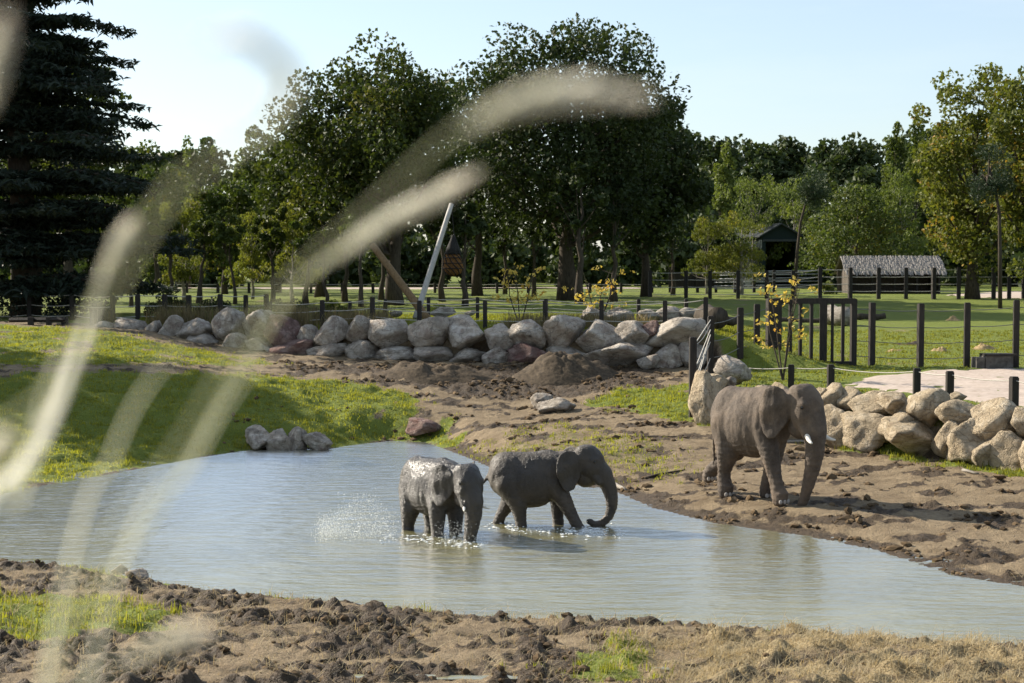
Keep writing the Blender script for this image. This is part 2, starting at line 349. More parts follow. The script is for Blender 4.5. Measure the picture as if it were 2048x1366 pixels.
M['board'] = simple('grey_boards', (.05, .042, .035), (.16, .135, .11), 6, .85, .2, .4, (6, 6, .4))
M['barn'] = simple('dark_green_cladding', (.010, .016, .015), (.018, .028, .026), 4, .8, .1, .1, (8, 8, .3))
M['barn_roof'] = simple('barn_roof_sheet', (.03, .034, .034), (.05, .055, .055), 4, .8, .1, .1)
M['concrete'] = simple('concrete', (.05, .045, .04), (.13, .12, .105), 6, .9, .2, .3)
M['ivory'] = simple('ivory', (.62, .57, .48), (.78, .75, .68), 6, .4, .4, .1)
M['eye'] = simple('dark_eye', (.006, .005, .004), (.012, .01, .008), 6, .15, .6, 0)
M['nail'] = simple('toenail', (.25, .22, .19), (.42, .39, .35), 8, .7, .3, .2)
M['skin_dry'] = skin_mat('dusty_elephant_skin', (.058, .044, .033), (.142, .109, .082), .72)
M['skin_wet'] = skin_mat('wet_elephant_skin', (.020, .017, .015), (.052, .045, .039), .42, 1)
M['skin_damp'] = skin_mat('damp_elephant_skin', (.024, .019, .0145), (.062, .050, .039), .55, 1)
M['oak'] = leafmat('oak_leaves', (0.02917, 0.04508, 0.009282), (0.08221, 0.1008, 0.01989), .32, c=(0.1459, 0.1326, 0.02652))
M['oak_dark'] = leafmat('dark_leaves', (0.01686, 0.02951, 0.008432), (0.04427, 0.06113, 0.01581), .25)
M['birch'] = leafmat('birch_leaves', (0.075, 0.09375, 0.0175), (0.175, 0.1812, 0.035), .42, c=(0.3, 0.2375, 0.0375))
M['poplar'] = leafmat('poplar_leaves', (0.065, 0.0936, 0.0208), (0.156, 0.182, 0.0416), .38)
M['mid'] = leafmat('mixed_leaves', (0.0384, 0.06144, 0.01408), (0.105, 0.128, 0.02816), .34, c=(0.192, 0.1536, 0.0256))
M['far'] = leafmat('far_wood_leaves', (0.03094, 0.04998, 0.01666), (0.07854, 0.09996, 0.03094), .25)
M['autumn'] = leafmat('autumn_leaves', (0.07, 0.091, 0.0168), (0.14, 0.147, 0.028), .38, c=(0.392, 0.196, 0.035))
M['yellow'] = leafmat('yellow_leaves', (.40, .31, .06), (.60, .48, .13), .45, (1.1, 1.0, .6), c=(.55, .26, .05))
M['cedar'] = leafmat('cedar_needles', (0.01125, 0.01912, 0.01238), (0.02925, 0.04275, 0.027), .12)
M['pine'] = leafmat('pine_needles', (0.0256, 0.0448, 0.0224), (0.0576, 0.0832, 0.0416), .15)
M['grass'] = leafmat('grass_blades', (.115, .125, .018), (.28, .28, .045), .58, (1.2, 1.2, .5), .5, c=(.32, .29, .09))
M['dry'] = leafmat('dry_grass_blades', (.28, .22, .12), (.52, .44, .28), .4, (1.1, 1.0, .8), .7, c=(.58, .49, .30))
M['weed'] = leafmat('weed_stems', (.10, .085, .04), (.24, .19, .10), .35, (1.1, 1.0, .7), .7, c=(.16, .2, .05))
M['plume'] = leafmat('grass_plume', (.86, .83, .72), (.94, .91, .82), .75, (1.0, 1, .95), .8, c=(.80, .66, .58))
M['blade'] = leafmat('plume_grass_blade', (.66, .66, .52), (.82, .81, .68), .6, (1.0, 1.0, .9), .5)
M['foam'] = simple('foam', (.62, .64, .62), (.80, .82, .80), 20, .6, .4, .3)
def water_mat():
    k = NT('murky_water'); ps = k.n('ShaderNodeNewGeometry').outputs['Position']
    mp = k.n('ShaderNodeMapping'); mp.inputs['Scale'].default_value = (.45, 1.5, 1); k.l(ps, mp.inputs[0])
    n1 = k.noise(2.2, 3, .5, mp.outputs[0]); n2 = k.noise(7.5, 2, .5, mp.outputs[0])
    k.col(k.ramp(k.noise(.35, 3, .5, ps), [(.35, (.185, .168, .066)), (.65, (.25, .228, .10))])); k.set(.04, .5)
    k.b.inputs['Specular IOR Level'].default_value = 0; k.b.inputs['Roughness'].default_value = .6
    bp = k.bump(k.math('ADD', k.math('MULTIPLY', n1, 1.0), k.math('MULTIPLY', n2, .4)), 1.0, .07)
    gl = k.n('ShaderNodeBsdfGlossy'); gl.inputs['Roughness'].default_value = .19; gl.inputs['Anisotropy'].default_value = .6; tv = k.n('ShaderNodeCombineXYZ'); tv.inputs[0].default_value = 1; k.l(tv.outputs[0], gl.inputs['Tangent']); gl.inputs['Color'].default_value = (1, 1, 1, 1); k.l(bp.outputs[0], gl.inputs['Normal'])
    fr = k.n('ShaderNodeFresnel'); fr.inputs['IOR'].default_value = 1.33; ms = k.n('ShaderNodeMixShader')
    k.l(k.math('MINIMUM', k.math('MULTIPLY', fr.outputs[0], 1.95), .86), ms.inputs[0]); k.l(k.b.outputs[0], ms.inputs[1]); k.l(gl.outputs[0], ms.inputs[2]); k.l(ms.outputs[0], k.out.inputs['Surface']); return k.m
M['water'] = water_mat()
# ------------------------------------------------------------------ the ground, the pond, the paths
def lines(*segs):
    out = []
    for a, b, st in segs: out += list(np.arange(a, b-st*.5, st))
    return np.array(out+[segs[-1][1]])
def geo(a, b, n): return list(a+(b-a)*((np.arange(1, n+1)/n)**3))
def sheet(name, xs, ys, zoff=0.0):
    X, Y = np.meshgrid(xs, ys); zn = zones(X, Y); Z = H0(X, Y)+relief(X, Y, zn)+zoff
    nx, ny = len(xs), len(ys); i = np.arange(nx*ny).reshape(ny, nx)
    F = np.stack([i[:-1, :-1], i[:-1, 1:], i[1:, 1:], i[1:, :-1]], -1).reshape(-1, 4)
    V = np.stack([X, Y, Z], -1).reshape(-1, 3)
    col = np.stack([zn[0], zn[1], zn[2], np.ones_like(X)], -1).reshape(-1, 4)
    return structure(link(name, np_mesh(name, V, F, {'zone': col}, True), M['ground']))
_xd = lines((-17, 17, .1)); _xs = np.array(sorted([-v for v in geo(17, 1800, 48)])+list(_xd)+geo(17, 1800, 48))
_ys = np.array(list(lines((27.7, 50, .095), (50, 66, .15), (66, 130, .55)))+geo(130, 3200, 36))
sheet('ground', _xs, _ys)
_xn = np.array(sorted([-v for v in geo(9.5, 1800, 30)])+list(lines((-9.5, 9.5, .06)))+geo(9.5, 1800, 30))
_yn = np.array(list(np.linspace(-30, 17.5, 40))+list(lines((17.6, 28.0, .055))))
sheet('near_bank', _xn, _yn)
# water surface with ripples: rings run out from the two wading elephants
def water():
    xs = np.arange(-19, 17.01, .1); ys = np.arange(21, 49.5, .1); X, Y = np.meshgrid(xs, ys)
    z = .0035*fbm(X*.8, Y*2.4, 2, 201)
    for (cx, cy, a, wl, rm) in ((-1.6, 32.4, .0028, .62, 13), (.6, 33.4, .0025, .55, 9), (-2.2, 33.0, .002, .8, 14)):
        r = np.hypot(X-cx, Y-cy)+.25*fbm(X*.5, Y*.5, 2, 211)
        z += a*np.sin(2*np.pi*r/wl)*np.exp(-r/rm*1.6)*sst(.3, 1.0, r)
    i = np.arange(X.size).reshape(X.shape)
    F = np.stack([i[:-1, :-1], i[:-1, 1:], i[1:, 1:], i[1:, :-1]], -1).reshape(-1, 4)
    keep = (sdist(X, Y, POND) < 1.3); kf = keep.ravel()[F].all(1); F = F[kf]
    used = np.unique(F); mp = np.full(X.size, -1); mp[used] = np.arange(len(used))
    V = np.stack([X, Y, z], -1).reshape(-1, 3)[used]
    return structure(link('pond_water', np_mesh('pond_water', V, mp[F], None, True), M['water']))
water()
def drape(name, pg, mat, lift=.03, step=.4):
    xs = [p[0] for p in pg]; ys = [p[1] for p in pg]
    X, Y = np.meshgrid(np.arange(min(xs), max(xs)+step, step), np.arange(min(ys), max(ys)+step, step))
    s = sdist(X, Y, pg)+.35*fbm(X*.8, Y*.8, 3, 301)
    Z = H(X, Y)+lift-.16*sst(-.5, .5, s)
    i = np.arange(X.size).reshape(X.shape); F = np.stack([i[:-1, :-1], i[:-1, 1:], i[1:, 1:], i[1:, :-1]], -1).reshape(-1, 4)
    kf = (s.ravel()[F] < .45).all(1); F = F[kf]; used = np.unique(F); mp = np.full(X.size, -1); mp[used] = np.arange(len(used))
    return structure(link(name, np_mesh(name, np.stack([X, Y, Z], -1).reshape(-1, 3)[used], mp[F], None, True), mat))
drape('gravel_path', PATH1, M['path'])
drape('gravel_path', PATH2, M['path'], .05, .8)
ROAD = [(-45,141),(-20,142),(12,143),(12,146),(-20,145.5),(-45,144.5)]
drape('far_road', ROAD, M['path'], .12, 1.0)
def puddle(px, rx, ry):
    c = G(*px); n = 26; V = []; a0 = random.random()*9
    for k in range(n):
        a = 2*math.pi*k/n; r = 1+.28*math.sin(2*a+a0)+.16*math.sin(5*a+a0*2); V.append((c[0]+rx*r*math.cos(a), c[1]+ry*r*math.sin(a), 0))
    zz = min(Hs(x, y) for x, y, _ in V[::3])+.045
    V = [(x, y, zz) for x, y, _ in V]
    return structure(link('puddle', MB().add(V, [tuple(range(n))]).mesh('puddle'), M['water']))
for px, rx, ry in (((835,1352), .38, .16), ((960,1358), .42, .13), ((715,1355), .2, .1), ((1330,1340), .18, .1)): puddle(px, rx, ry)
# ------------------------------------------------------------------ boulders and walls
def boulder_mesh(seed, name, sub=4, flat=.8):
    r = random.Random(seed); bm = bmesh.new(); bmesh.ops.create_icosphere(bm, subdivisions=sub, radius=1)
    P = []
    for k in range(10):
        a = r.uniform(0, 2*math.pi); z = r.uniform(-1, 1); q = math.sqrt(1-z*z); P.append((Vector((q*math.cos(a), q*math.sin(a), z)), r.uniform(.45, .82)))
    off = Vector((r.random()*50, r.random()*50, r.random()*50))
    from mathutils import noise as mn
    for v in bm.verts:
        d = v.co.normalized(); rad = 1.04
        for nrm, k in P:
            c = nrm.dot(d)
            if c > .12: rad = min(rad, k/c)
        p = d*rad
        p = p*(1+.10*mn.noise(p*1.7+off)+.07*mn.noise(p*4+off)+.045*mn.noise(p*9+off)+.025*mn.noise(p*18+off))
        v.co = p
    for v in bm.verts: pass
    me = bpy.data.meshes.new(name); bm.to_mesh(me); bm.free()
    co = np.empty(len(me.vertices)*3, np.float32); me.vertices.foreach_get('co', co); co = co.reshape(-1, 3)
    lo, hi = co.min(0), co.max(0); co = (co-(lo+hi)/2)/((hi-lo)/2); me.vertices.foreach_set('co', co.ravel())   # fits the unit cube
    me.polygons.foreach_set('use_smooth', [True]*len(me.polygons)); me.update(); return me
def proto(mat, n, tagname, sub=4):
    out = []
    for k in range(n):
        me = boulder_mesh(hash(tagname) % 1000 if False else k*7+len(tagname)*31, tagname, sub); me.materials.append(M[mat]); out.append(me)
    return out
PR = {'rock': proto('rock', 10, 'grey_boulder'), 'tan': proto('rock_tan', 9, 'tan_boulder'), 'red': proto('rock_red', 3, 'red_boulder')}
def place_boulder(me, u0, v0, u1, v1, Y, parent, name='boulder', deep=1.0, loc_parent=True):
    c = PD((u0+u1)/2, (v0+v1)/2, Y); s = FPX/Y*1.0; sx = (u1-u0)/s/2*1.24; sz = (v1-v0)/s/2*1.24; sy = (sx*.55+sz*.55)*deep
    o = bpy.data.objects.new(name, me); C.objects.link(o)
    o.location = Vector(c)-(parent.location if parent is not None else Vector((0, 0, 0)))
    if parent is not None: o.parent = parent
    o.scale = (sx*random.choice((-1, 1)) if False else sx, sy, sz); o.rotation_euler = (random.uniform(-.12, .12), random.uniform(-.12, .12), random.choice((0, math.pi))+random.uniform(-.25, .25))
    return o
def wall_Y(line, u):
    for (ax, ay), (bx, by) in zip(line[:-1], line[1:]):
        for t in np.linspace(0, 1, 40):
            x = ax+(bx-ax)*t; y = ay+(by-ay)*t
            if x/y*FPX+1024 >= u: return y
    return line[-1][1]
UP = [(172,646,232,690),(232,642,293,682),(293,645,321,679),(321,634,366,684),(361,640,430,681),(427,621,487,675),(488,624,545,681),(535,634,596,690),(598,653,638,695),(637,637,695,690),
 (695,634,741,690),(741,644,815,700),(821,637,897,698),(897,639,972,702),(974,650,1026,699),(1024,645,1090,700),(1084,637,1163,707),(1159,644,1232,702),
 (1229,646,1298,695),(1288,644,1319,674),(1299,639,1403,697)]
LO = [(274,680,329,700),(329,682,384,706),(382,673,443,714),(442,674,496,716),(496,681,550,718),(550,686,622,718),(622,692,693,717),(696,687,753,718),(754,699,828,722),
 (832,699,900,725),(901,702,969,725),(971,699,1022,727),(1024,693,1090,730),(1106,699,1177,726),(1179,690,1298,733),(1303,697,1364,738),(1364,689,1412,736)]
bw = thing('boulder_wall', (0, 58.2, 1.9), 'long two-course retaining wall of grey weathered boulders below the rope fence', 'wall')
RED = {(535,634,596,690), (1024,693,1090,730), (550,686,622,718), (1288,644,1319,674)}
for i, b in enumerate(UP): place_boulder(PR['red'][i % 3] if b in RED else PR['rock'][i % 10], *b, wall_Y(BACKWALL, (b[0]+b[2])/2)+.15, bw)
for i, b in enumerate(LO): b2 = b; b = (b[0]-2, b[1]-3, b[2]+2, b[3]+5); place_boulder(PR['red'][i % 3] if b2 in RED else PR['rock'][(i*3+4) % 10], *b, wall_Y(BACKWALL, (b[0]+b[2])/2)-.15, bw)
place_boulder(PR['rock'][2], 1277,711,1317,739, 56.1, bw)
RU = [(1540,770,1585,835),(1580,776,1622,828),(1619,779,1650,828),(1635,772,1690,830),(1677,777,1724,815),(1704,784,1784,834),(1765,789,1834,832),(1812,781,1892,850),(1877,804,1958,856),(1950,804,2034,878),(2023,819,2075,868),(2070,822,2150,890),(2140,840,2230,910)]
RL = [(1560,826,1630,885),(1622,826,1650,884),(1640,818,1710,890),(1703,828,1732,852),(1697,829,1780,892),(1775,826,1832,866),(1775,843,1881,902),(1872,846,1920,912),(1902,844,1977,922),(1940,875,2010,935),(1983,868,2060,946),(2050,880,2140,965),(2130,900,2230,990)]
rw = thing('boulder_wall', (9.5, 42, .65), 'low wall of sunlit tan boulders with grass along its foot', 'wall')
for i, b in enumerate(RU): place_boulder(PR['tan'][i % 9], *b, wall_Y(RWALL, (b[0]+b[2])/2)+.45, rw)
for i, b in enumerate(RL): place_boulder(PR['tan'][(i*2+3) % 9], *b, wall_Y(RWALL, (b[0]+b[2])/2)-.15, rw)
place_boulder(PR['tan'][4], 1894,786,1930,806, wall_Y(RWALL, 1912)+1.2, rw)
cp = thing('boulder_pile', (5.9, 46.4, .95), 'corner pile of big pale and tan boulders beside the wire-braced post', 'boulder pile')
for b, mt, Y in (((1382,752,1440,850), 'tan', 46.0), ((1432,717,1506,768), 'rock', 48.5), ((1403,752,1458,800), 'tan', 46.6), ((1445,755,1470,778), 'rock', 46.6), ((1440,790,1500,850), 'tan', 46.2), ((1490,775,1545,840), 'tan', 45.6)):
    place_boulder(PR[mt][(b[0]+b[1]) % len(PR[mt])], *b, Y, cp)
def loose(b, mt, Y, label, cat='rock', name='rock', group=None):
    o = place_boulder(PR[mt][(b[0]*3+b[1]) % len(PR[mt])], *b, Y, None, name); tag(o, label, cat, group); return o
def gY(u, v): return float(G(u, v)[1])
pc = thing('rock_outcrop', PZ(578, 897, 0), 'outcrop of four pale rocks at the grassy far edge of the pond', 'rocks')
for k, b in enumerate(((497,857,548,902), (533,861,584,904), (577,858,612,903), (604,868,660,902))): place_boulder(PR['rock'][k+3], *b, 47.2, pc, 'rock')
loose((816,839,876,870), 'red', gY(845, 866), 'dark red angular rock on grass at the pond head')
loose((1064,789,1101,818), 'rock', gY(1085, 815), 'smaller upright pale stone behind the flat one on bare soil')
loose((1082,798,1150,828), 'rock', gY(1115, 824), 'wide flat pale stone lying on bare soil above the pond')
loose((214,927,244,950), 'tan', 43.4, 'small mossy stone at the waterline below the grass bank')
loose((255,1141,296,1166), 'rock', gY(275, 1160), 'round dark stone on the near muddy bank at the waterline')
loose((225,1132,251,1150), 'rock', gY(238, 1148), 'small dark stone beside the round one at the near waterline')
for k, (b, lb) in enumerate((((865,614,907,632), 'wide pale stone in terrace grass beside the foot of the pale pole'), ((780,622,803,634), 'small pale stone on terrace grass beyond the brown leaning pole'), ((930,622,950,632), 'smallest stone on the terrace under the hanging hay net'))): loose(b, 'rock', 66+k, lb)
for k, (b, lb) in enumerate((((1164,615,1199,642), 'rounded pale boulder on the terrace beside the wide yellow sapling'), ((1209,617,1263,645), 'widest pale boulder on the terrace behind the retaining wall'), ((1280,620,1317,644), 'small pale boulder between the widest and tallest terrace boulders'), ((1311,615,1361,645), 'tallest pale boulder on the terrace next to the stripped log'))): loose(b, 'rock', 62.5+.3*k, lb, 'boulder', 'boulder')
def log(a, b, r, label, mat='bark_light', name='log'):
    pts = [Vector(a)+(Vector(b)-Vector(a))*t+Vector((0, 0, .04*math.sin(t*7))) for t in np.linspace(0, 1, 7)]
    me = MB().tube(pts, [r*(1+.12*math.sin(k*2.1)) for k in range(7)], 10).mesh(name, True)
    base = (Vector(a)+Vector(b))/2; base.z -= r
    return one(name, me, M[mat], base, label, 'log')
a = PD(1366, 632, 63); b_ = PD(1412, 628, 64); log(a, b_, .28, 'pale bark-stripped log beside the terrace boulders')
a = PD(1408, 632, 62.5); b_ = PD(1436, 637, 60); log(a, b_, .42, 'thick dark log lying end-on at the terrace corner', 'bark')
a = PD(1436, 642, 61); b_ = PD(1478, 640, 62); log(a, b_, .17, 'thin dark log on the grass by the terrace corner', 'bark')
g1 = G(1682, 652); a = g1+np.array((-.4, 1.2, .5)); b_ = g1+np.array((.35, -.2, .5)); log(a, b_, .5, 'fat pale tree stump log lying in the paddock behind the gate')
g1 = G(1600, 646); log(g1+np.array((-1.6, .6, .12)), g1+np.array((1.5, .3, .12)), .14, 'long thin dark log lying in the paddock behind the gate', 'bark')
g1 = G(1735, 640); log(g1+np.array((-.6, 0, .15)), g1+np.array((1.0, .2, .2)), .17, 'short dark log beside the fat pale log in the paddock', 'bark')
def heap(px, rx, ry, h, mat, label, cat, name, rough=.25, seed=1):
    c = G(*px); n, m = 40, 14; V = []; F = []
    for j in range(m+1):
        t = j/m
        for k in range(n):
            a = 2*math.pi*k/n; x = c[0]+rx*t*math.cos(a); y = c[1]+ry*t*math.sin(a); V.append([x, y, 0, t])
    A = np.array(V); nzv = fbm(A[:, 0]*2.2/max(rx, .3), A[:, 1]*2.2/max(rx, .3), 4, seed)+.5*np.abs(fbm(A[:, 0]*7/max(rx, .3), A[:, 1]*7/max(rx, .3), 2, seed+5))
    A[:, 2] = H(A[:, 0], A[:, 1])-.06+h*(1-A[:, 3]**1.5)*(1+rough*2*nzv)
    for j in range(m):
        for k in range(n): F.append((j*n+k, (j+1)*n+k, (j+1)*n+(k+1) % n, j*n+(k+1) % n))
    me = np_mesh(name, A[:, :3], F, None, True)
    return one(name, me, M[mat], c, label, cat)
heap((1130,752), 1.95, 1.3, .72, 'dirt', 'dark heap of earth and dung in front of the boulder wall', 'dirt heap', 'dirt_heap', .3, 3)
heap((870,752), 2.3, 1.2, .42, 'dirt', 'low long ridge of churned dark earth by the boulder wall', 'dirt heap', 'dirt_heap', .45, 13)
heap((1970,698), .62, .4, .26, 'hay_pale', 'rounded hay pile in the paddock near the concrete block', 'hay pile', 'hay_pile', .3, 23)
heap((1882,702), .5, .35, .2, 'hay_pale', 'middle-sized hay pile in the paddock between two fence posts', 'hay pile', 'hay_pile', .4, 33)
heap((1785,702), .55, .3, .1, 'hay_pale', 'flat scattered hay pile in the paddock beside the gate', 'hay pile', 'hay_pile', .4, 43)
heap((1905,641), .5, .35, .22, 'hay_pale', 'small far hay pile in the paddock below the thatched shed', 'hay pile', 'hay_pile', .4, 53)
heap((1820,688), 1.1, .5, .12, 'dirt', 'dark scattered dung in the paddock grass', 'dung', 'dung_heap', .7, 63)
# ------------------------------------------------------------------ fences
def post_part(parent, u, vb, vt, Y=None, wd=.16, name='post', mat='post'):
    if Y is None: g = G(u, vb); Y = g[1]
    p = PD(u, vb, Y); t = PD(u, vt, Y); z0 = min(p[2], Hs(p[0], Y))-.12
    mb = MB(); h = t[2]-z0; rz = random.uniform(-.2, .2)
    mb.box((p[0], Y, z0+h/2-.015), (wd, wd, h-.03), rz); mb.box((p[0], Y, z0+h-.015), (wd*.86, wd*.86, .03), rz)
    link(name, mb.mesh(name), M[mat], parent); return np.array((p[0], Y, t[2]))
def rope_part(parent, pts, drop=.0, r=.016, sag=.05, mat='rope', name='rope'):
    P = []
    for a, b in zip(pts[:-1], pts[1:]):
        a = np.array(a); b = np.array(b)
        for t in np.linspace(0, 1, 7)[:-1]: q = a+(b-a)*t; P.append((q[0], q[1], q[2]-drop-sag*4*t*(1-t)*np.hypot(*(b-a)[:2])/2))
    q = pts[-1]; P.append((q[0], q[1], q[2]-drop))
    link(name, MB().tube(P, r, 5).mesh(name, True), M[mat], parent)
f = thing('rope_fence', (0, 59.5, 3), 'rope fence of short dark posts along the top of the boulder wall', 'fence')
tp = [post_part(f, u, vb, vt, Y) for u, vb, vt, Y in ((540,652,603,62.5),(645,652,600,62),(745,642,594,61.2),(839,645,601,60.8),(970,648,601,60.2),(1090,648,601,59.6),(1203,648,601,59),(1330,650,601,58.6),(1411,700,594,58))]
rope_part(f, tp, .1); rope_part(f, tp, .42, sag=.04); rope_part(f, tp, .75, sag=.03)
f = thing('rope_fence', (0, 68, 3), 'second rope fence set back on the terrace among the yellow saplings', 'fence')
tp = [post_part(f, u, vb, vt, Y, .15) for u, vb, vt, Y in ((700,632,602,70),(771,632,598,69.5),(857,632,594,69),(955,634,594,69),(1092,632,597,68),(1277,628,598,67.5),(1372,628,598,67))]
rope_part(f, tp, .08); rope_part(f, tp, .4)
f = thing('rope_fence', (-16, 70, 3), 'tall rope fence with pale top cord below the cedar', 'fence')
tp = [post_part(f, u, vb, vt, Y, .2) for u, vb, vt, Y in ((-40,652,588,72),(60,652,587,71),(146,655,587,70),(226,664,590,68),(276,652,588,69),(330,655,588,69.5),(378,652,590,70),(441,650,588,71),(492,645,590,72),(533,645,588,73))]
for dp in (.06, .5, .95): rope_part(f, tp, dp, .02)
f = thing('rail_fence', (-19, 64, 2.9), 'low dark timber rail on the meadow beside the black slatted gate', 'fence')
for u in (62, 98, 130): post_part(f, u, 664, 634, 64.5, .22)
a = PD(20, 640, 65); b_ = PD(132, 639, 64.3); link('rail', MB().tube([a, b_], .11, 6).mesh('rail'), M['post'], f)
f = thing('slatted_gate', (-16, 64.3, 2.9), 'black slatted timber gate standing where the long boulder wall meets the meadow', 'gate')
for u in range(184, 231, 8): post_part(f, u, 664, 617+(u % 3), 64.6, .13, 'slat')
a = PD(182, 632, 64.75); b_ = PD(232, 632, 64.75); link('rail', MB().tube([a, b_], .06, 6).mesh('rail'), M['post'], f)
# paddock fence with the dark gate
f = thing('cable_fence', (12, 58, 1.7), 'tall paddock fence of black posts and sagging cables either side of the gate', 'fence')
tl = [post_part(f, u, vb, vt, Y, .2) for u, vb, vt, Y in ((1385,835,674,46.8),(1421,748,632,53.5),(1480,738,615,56),(1513,742,608,57))]
tr = [post_part(f, u, vb, vt, Y, .2) for u, vb, vt, Y in ((1743,738,605,57.6),(1840,738,607,57.2),(1933,741,605,56.8),(2031,740,600,56.6),(2130,742,600,56.3),(2230,744,600,56))]
ga = PD(1535, 603, 57.4); gb = PD(1708, 603, 57.6)
for dp in (.25, .85, 1.4, 1.95): rope_part(f, tl+[ga], dp, .014, .05, 'cable', 'cable'); rope_part(f, [gb]+tr, dp, .014, .05, 'cable', 'cable')
f2 = thing('brace_wires', (5.3, 48, 1), 'pale slanting brace wires at the corner fence post', 'wire')
for dp in (.3, 1.1, 1.5):
    q = tl[0]-np.array((0, 0, dp)); q2 = tl[1]-np.array((0, 0, max(.1, dp*.4))); link('wire', MB().tube([q, q2], .016, 5).mesh('wire'), M['rope'], f2)
q = tl[0]-np.array((0, 0, 1.75)); link('wire', MB().tube([q, tl[1]-np.array((0, 0, .6))], .016, 5).mesh('wire'), M['rope'], f2)
g = thing('paddock_gate', PD(1622, 735, 57.5), 'black barred metal gate with thick double post at the paddock', 'gate')
for u, wd in ((1541, .3), (1556, .2)): post_part(g, u, 738, 597, 57.4, wd, 'gate_post')
post_part(g, 1646, 722, 600, 57.5, .26, 'gate_post')
for u in (1580, 1600, 1622, 1664, 1685): post_part(g, u, 722, 604, 57.5, .11, 'bar')
post_part(g, 1706, 735, 597, 57.6, .2, 'bar')
for v in (602, 728):
    a = PD(1548, v, 57.42); b_ = PD(1710, v, 57.5); c = (a+b_)/2
    link('gate_rail', MB().box(c, (np.linalg.norm(b_-a), .14, .2), math.atan2(b_[1]-a[1], b_[0]-a[0])).mesh('gate_rail'), M['post'], g)
# near rope fence behind the tan wall
f = thing('rope_fence', (10, 44.5, 1.65), 'low rope fence of short black posts behind the tan boulder wall', 'fence')
tp = [post_part(f, u, vb, vt, Y, .19) for u, vb, vt, Y in ((1477,775,728,50.5),(1582,785,729,49.2),(1661,790,729,48.2),(1833,800,736,45.4),(1899,806,742,43.8),(2027,826,753,41.6),(2150,845,770,39.6))]
rope_part(f, [tl[0]-np.array((0, 0, 1.05))]+tp, .1, .015, .05); rope_part(f, [PD(1540, 822, 43.6), PD(1790, 815, 42.3), PD(1985, 832, 39.6), PD(2200, 850, 37.6)], 0, .011, .01, 'rope', 'cord')
# far fences
f = thing('rope_fence', (25, 108, 2.8), 'long far rope fence crossing in front of the thatched shed', 'fence')
us = (1300,1372,1420,1476,1533,1586,1640,1700,1757,1812,1867,1917,1952,1987,2018,2047,2085,2130)
tp = [post_part(f, u, 598+(4 if u > 1900 else 0), 541-(6 if u > 1600 else 0), 112, .26) for u in us]
for dp in (.15, .65, 1.15, 1.65): rope_part(f, tp, dp, .024, .03)
f = thing('rope_fence', (0, 118, 3), 'distant low post fence beyond the trunks of the oaks', 'fence')
tp = [post_part(f, u, 594, 566, 126, .2) for u in range(250, 1330, 62)]
for dp in (.1, .6): rope_part(f, tp, dp, .025, .03)
f = thing('rail_pen', (18, 122, 3), 'galvanised rail pen in front of the dark barn', 'fence')
for u in (1340, 1395, 1432, 1470, 1508, 1548, 1590, 1640): post_part(f, u, 582, 540, 128, .22, 'post', 'post')
for v in (544, 551, 558, 565, 572, 578):
    a = PD(1428, v, 127.8); b_ = PD(1642, v-3, 128.2); link('rail', MB().tube([a, b_], .045, 6).mesh('rail', True), M['galv'], f)
a = PD(1338, 560, 128.4); b_ = PD(1432, 560, 128.4); c = (a+b_)/2; link('board_panel', MB().box(c, (b_[0]-a[0], .08, 1.3)).mesh('board_panel'), M['post'], f)
ct = G(2000, 738); tb = thing('concrete_trough', ct, 'dark concrete trough block at the foot of the paddock fence', 'trough')
mb = MB(); mb.box(ct+np.array((-.05, .3, .2)), (1.0, .6, .5), .1); link('basin', mb.mesh('basin'), M['concrete'], tb)
link('end_block', MB().box(ct+np.array((-.72, .2, .18)), (.3, .5, .45), .1).mesh('end_block'), M['concrete'], tb)
link('lid', MB().box(ct+np.array((.02, .3, .49)), (1.1, .68, .07), .1).mesh('lid'), M['post'], tb)
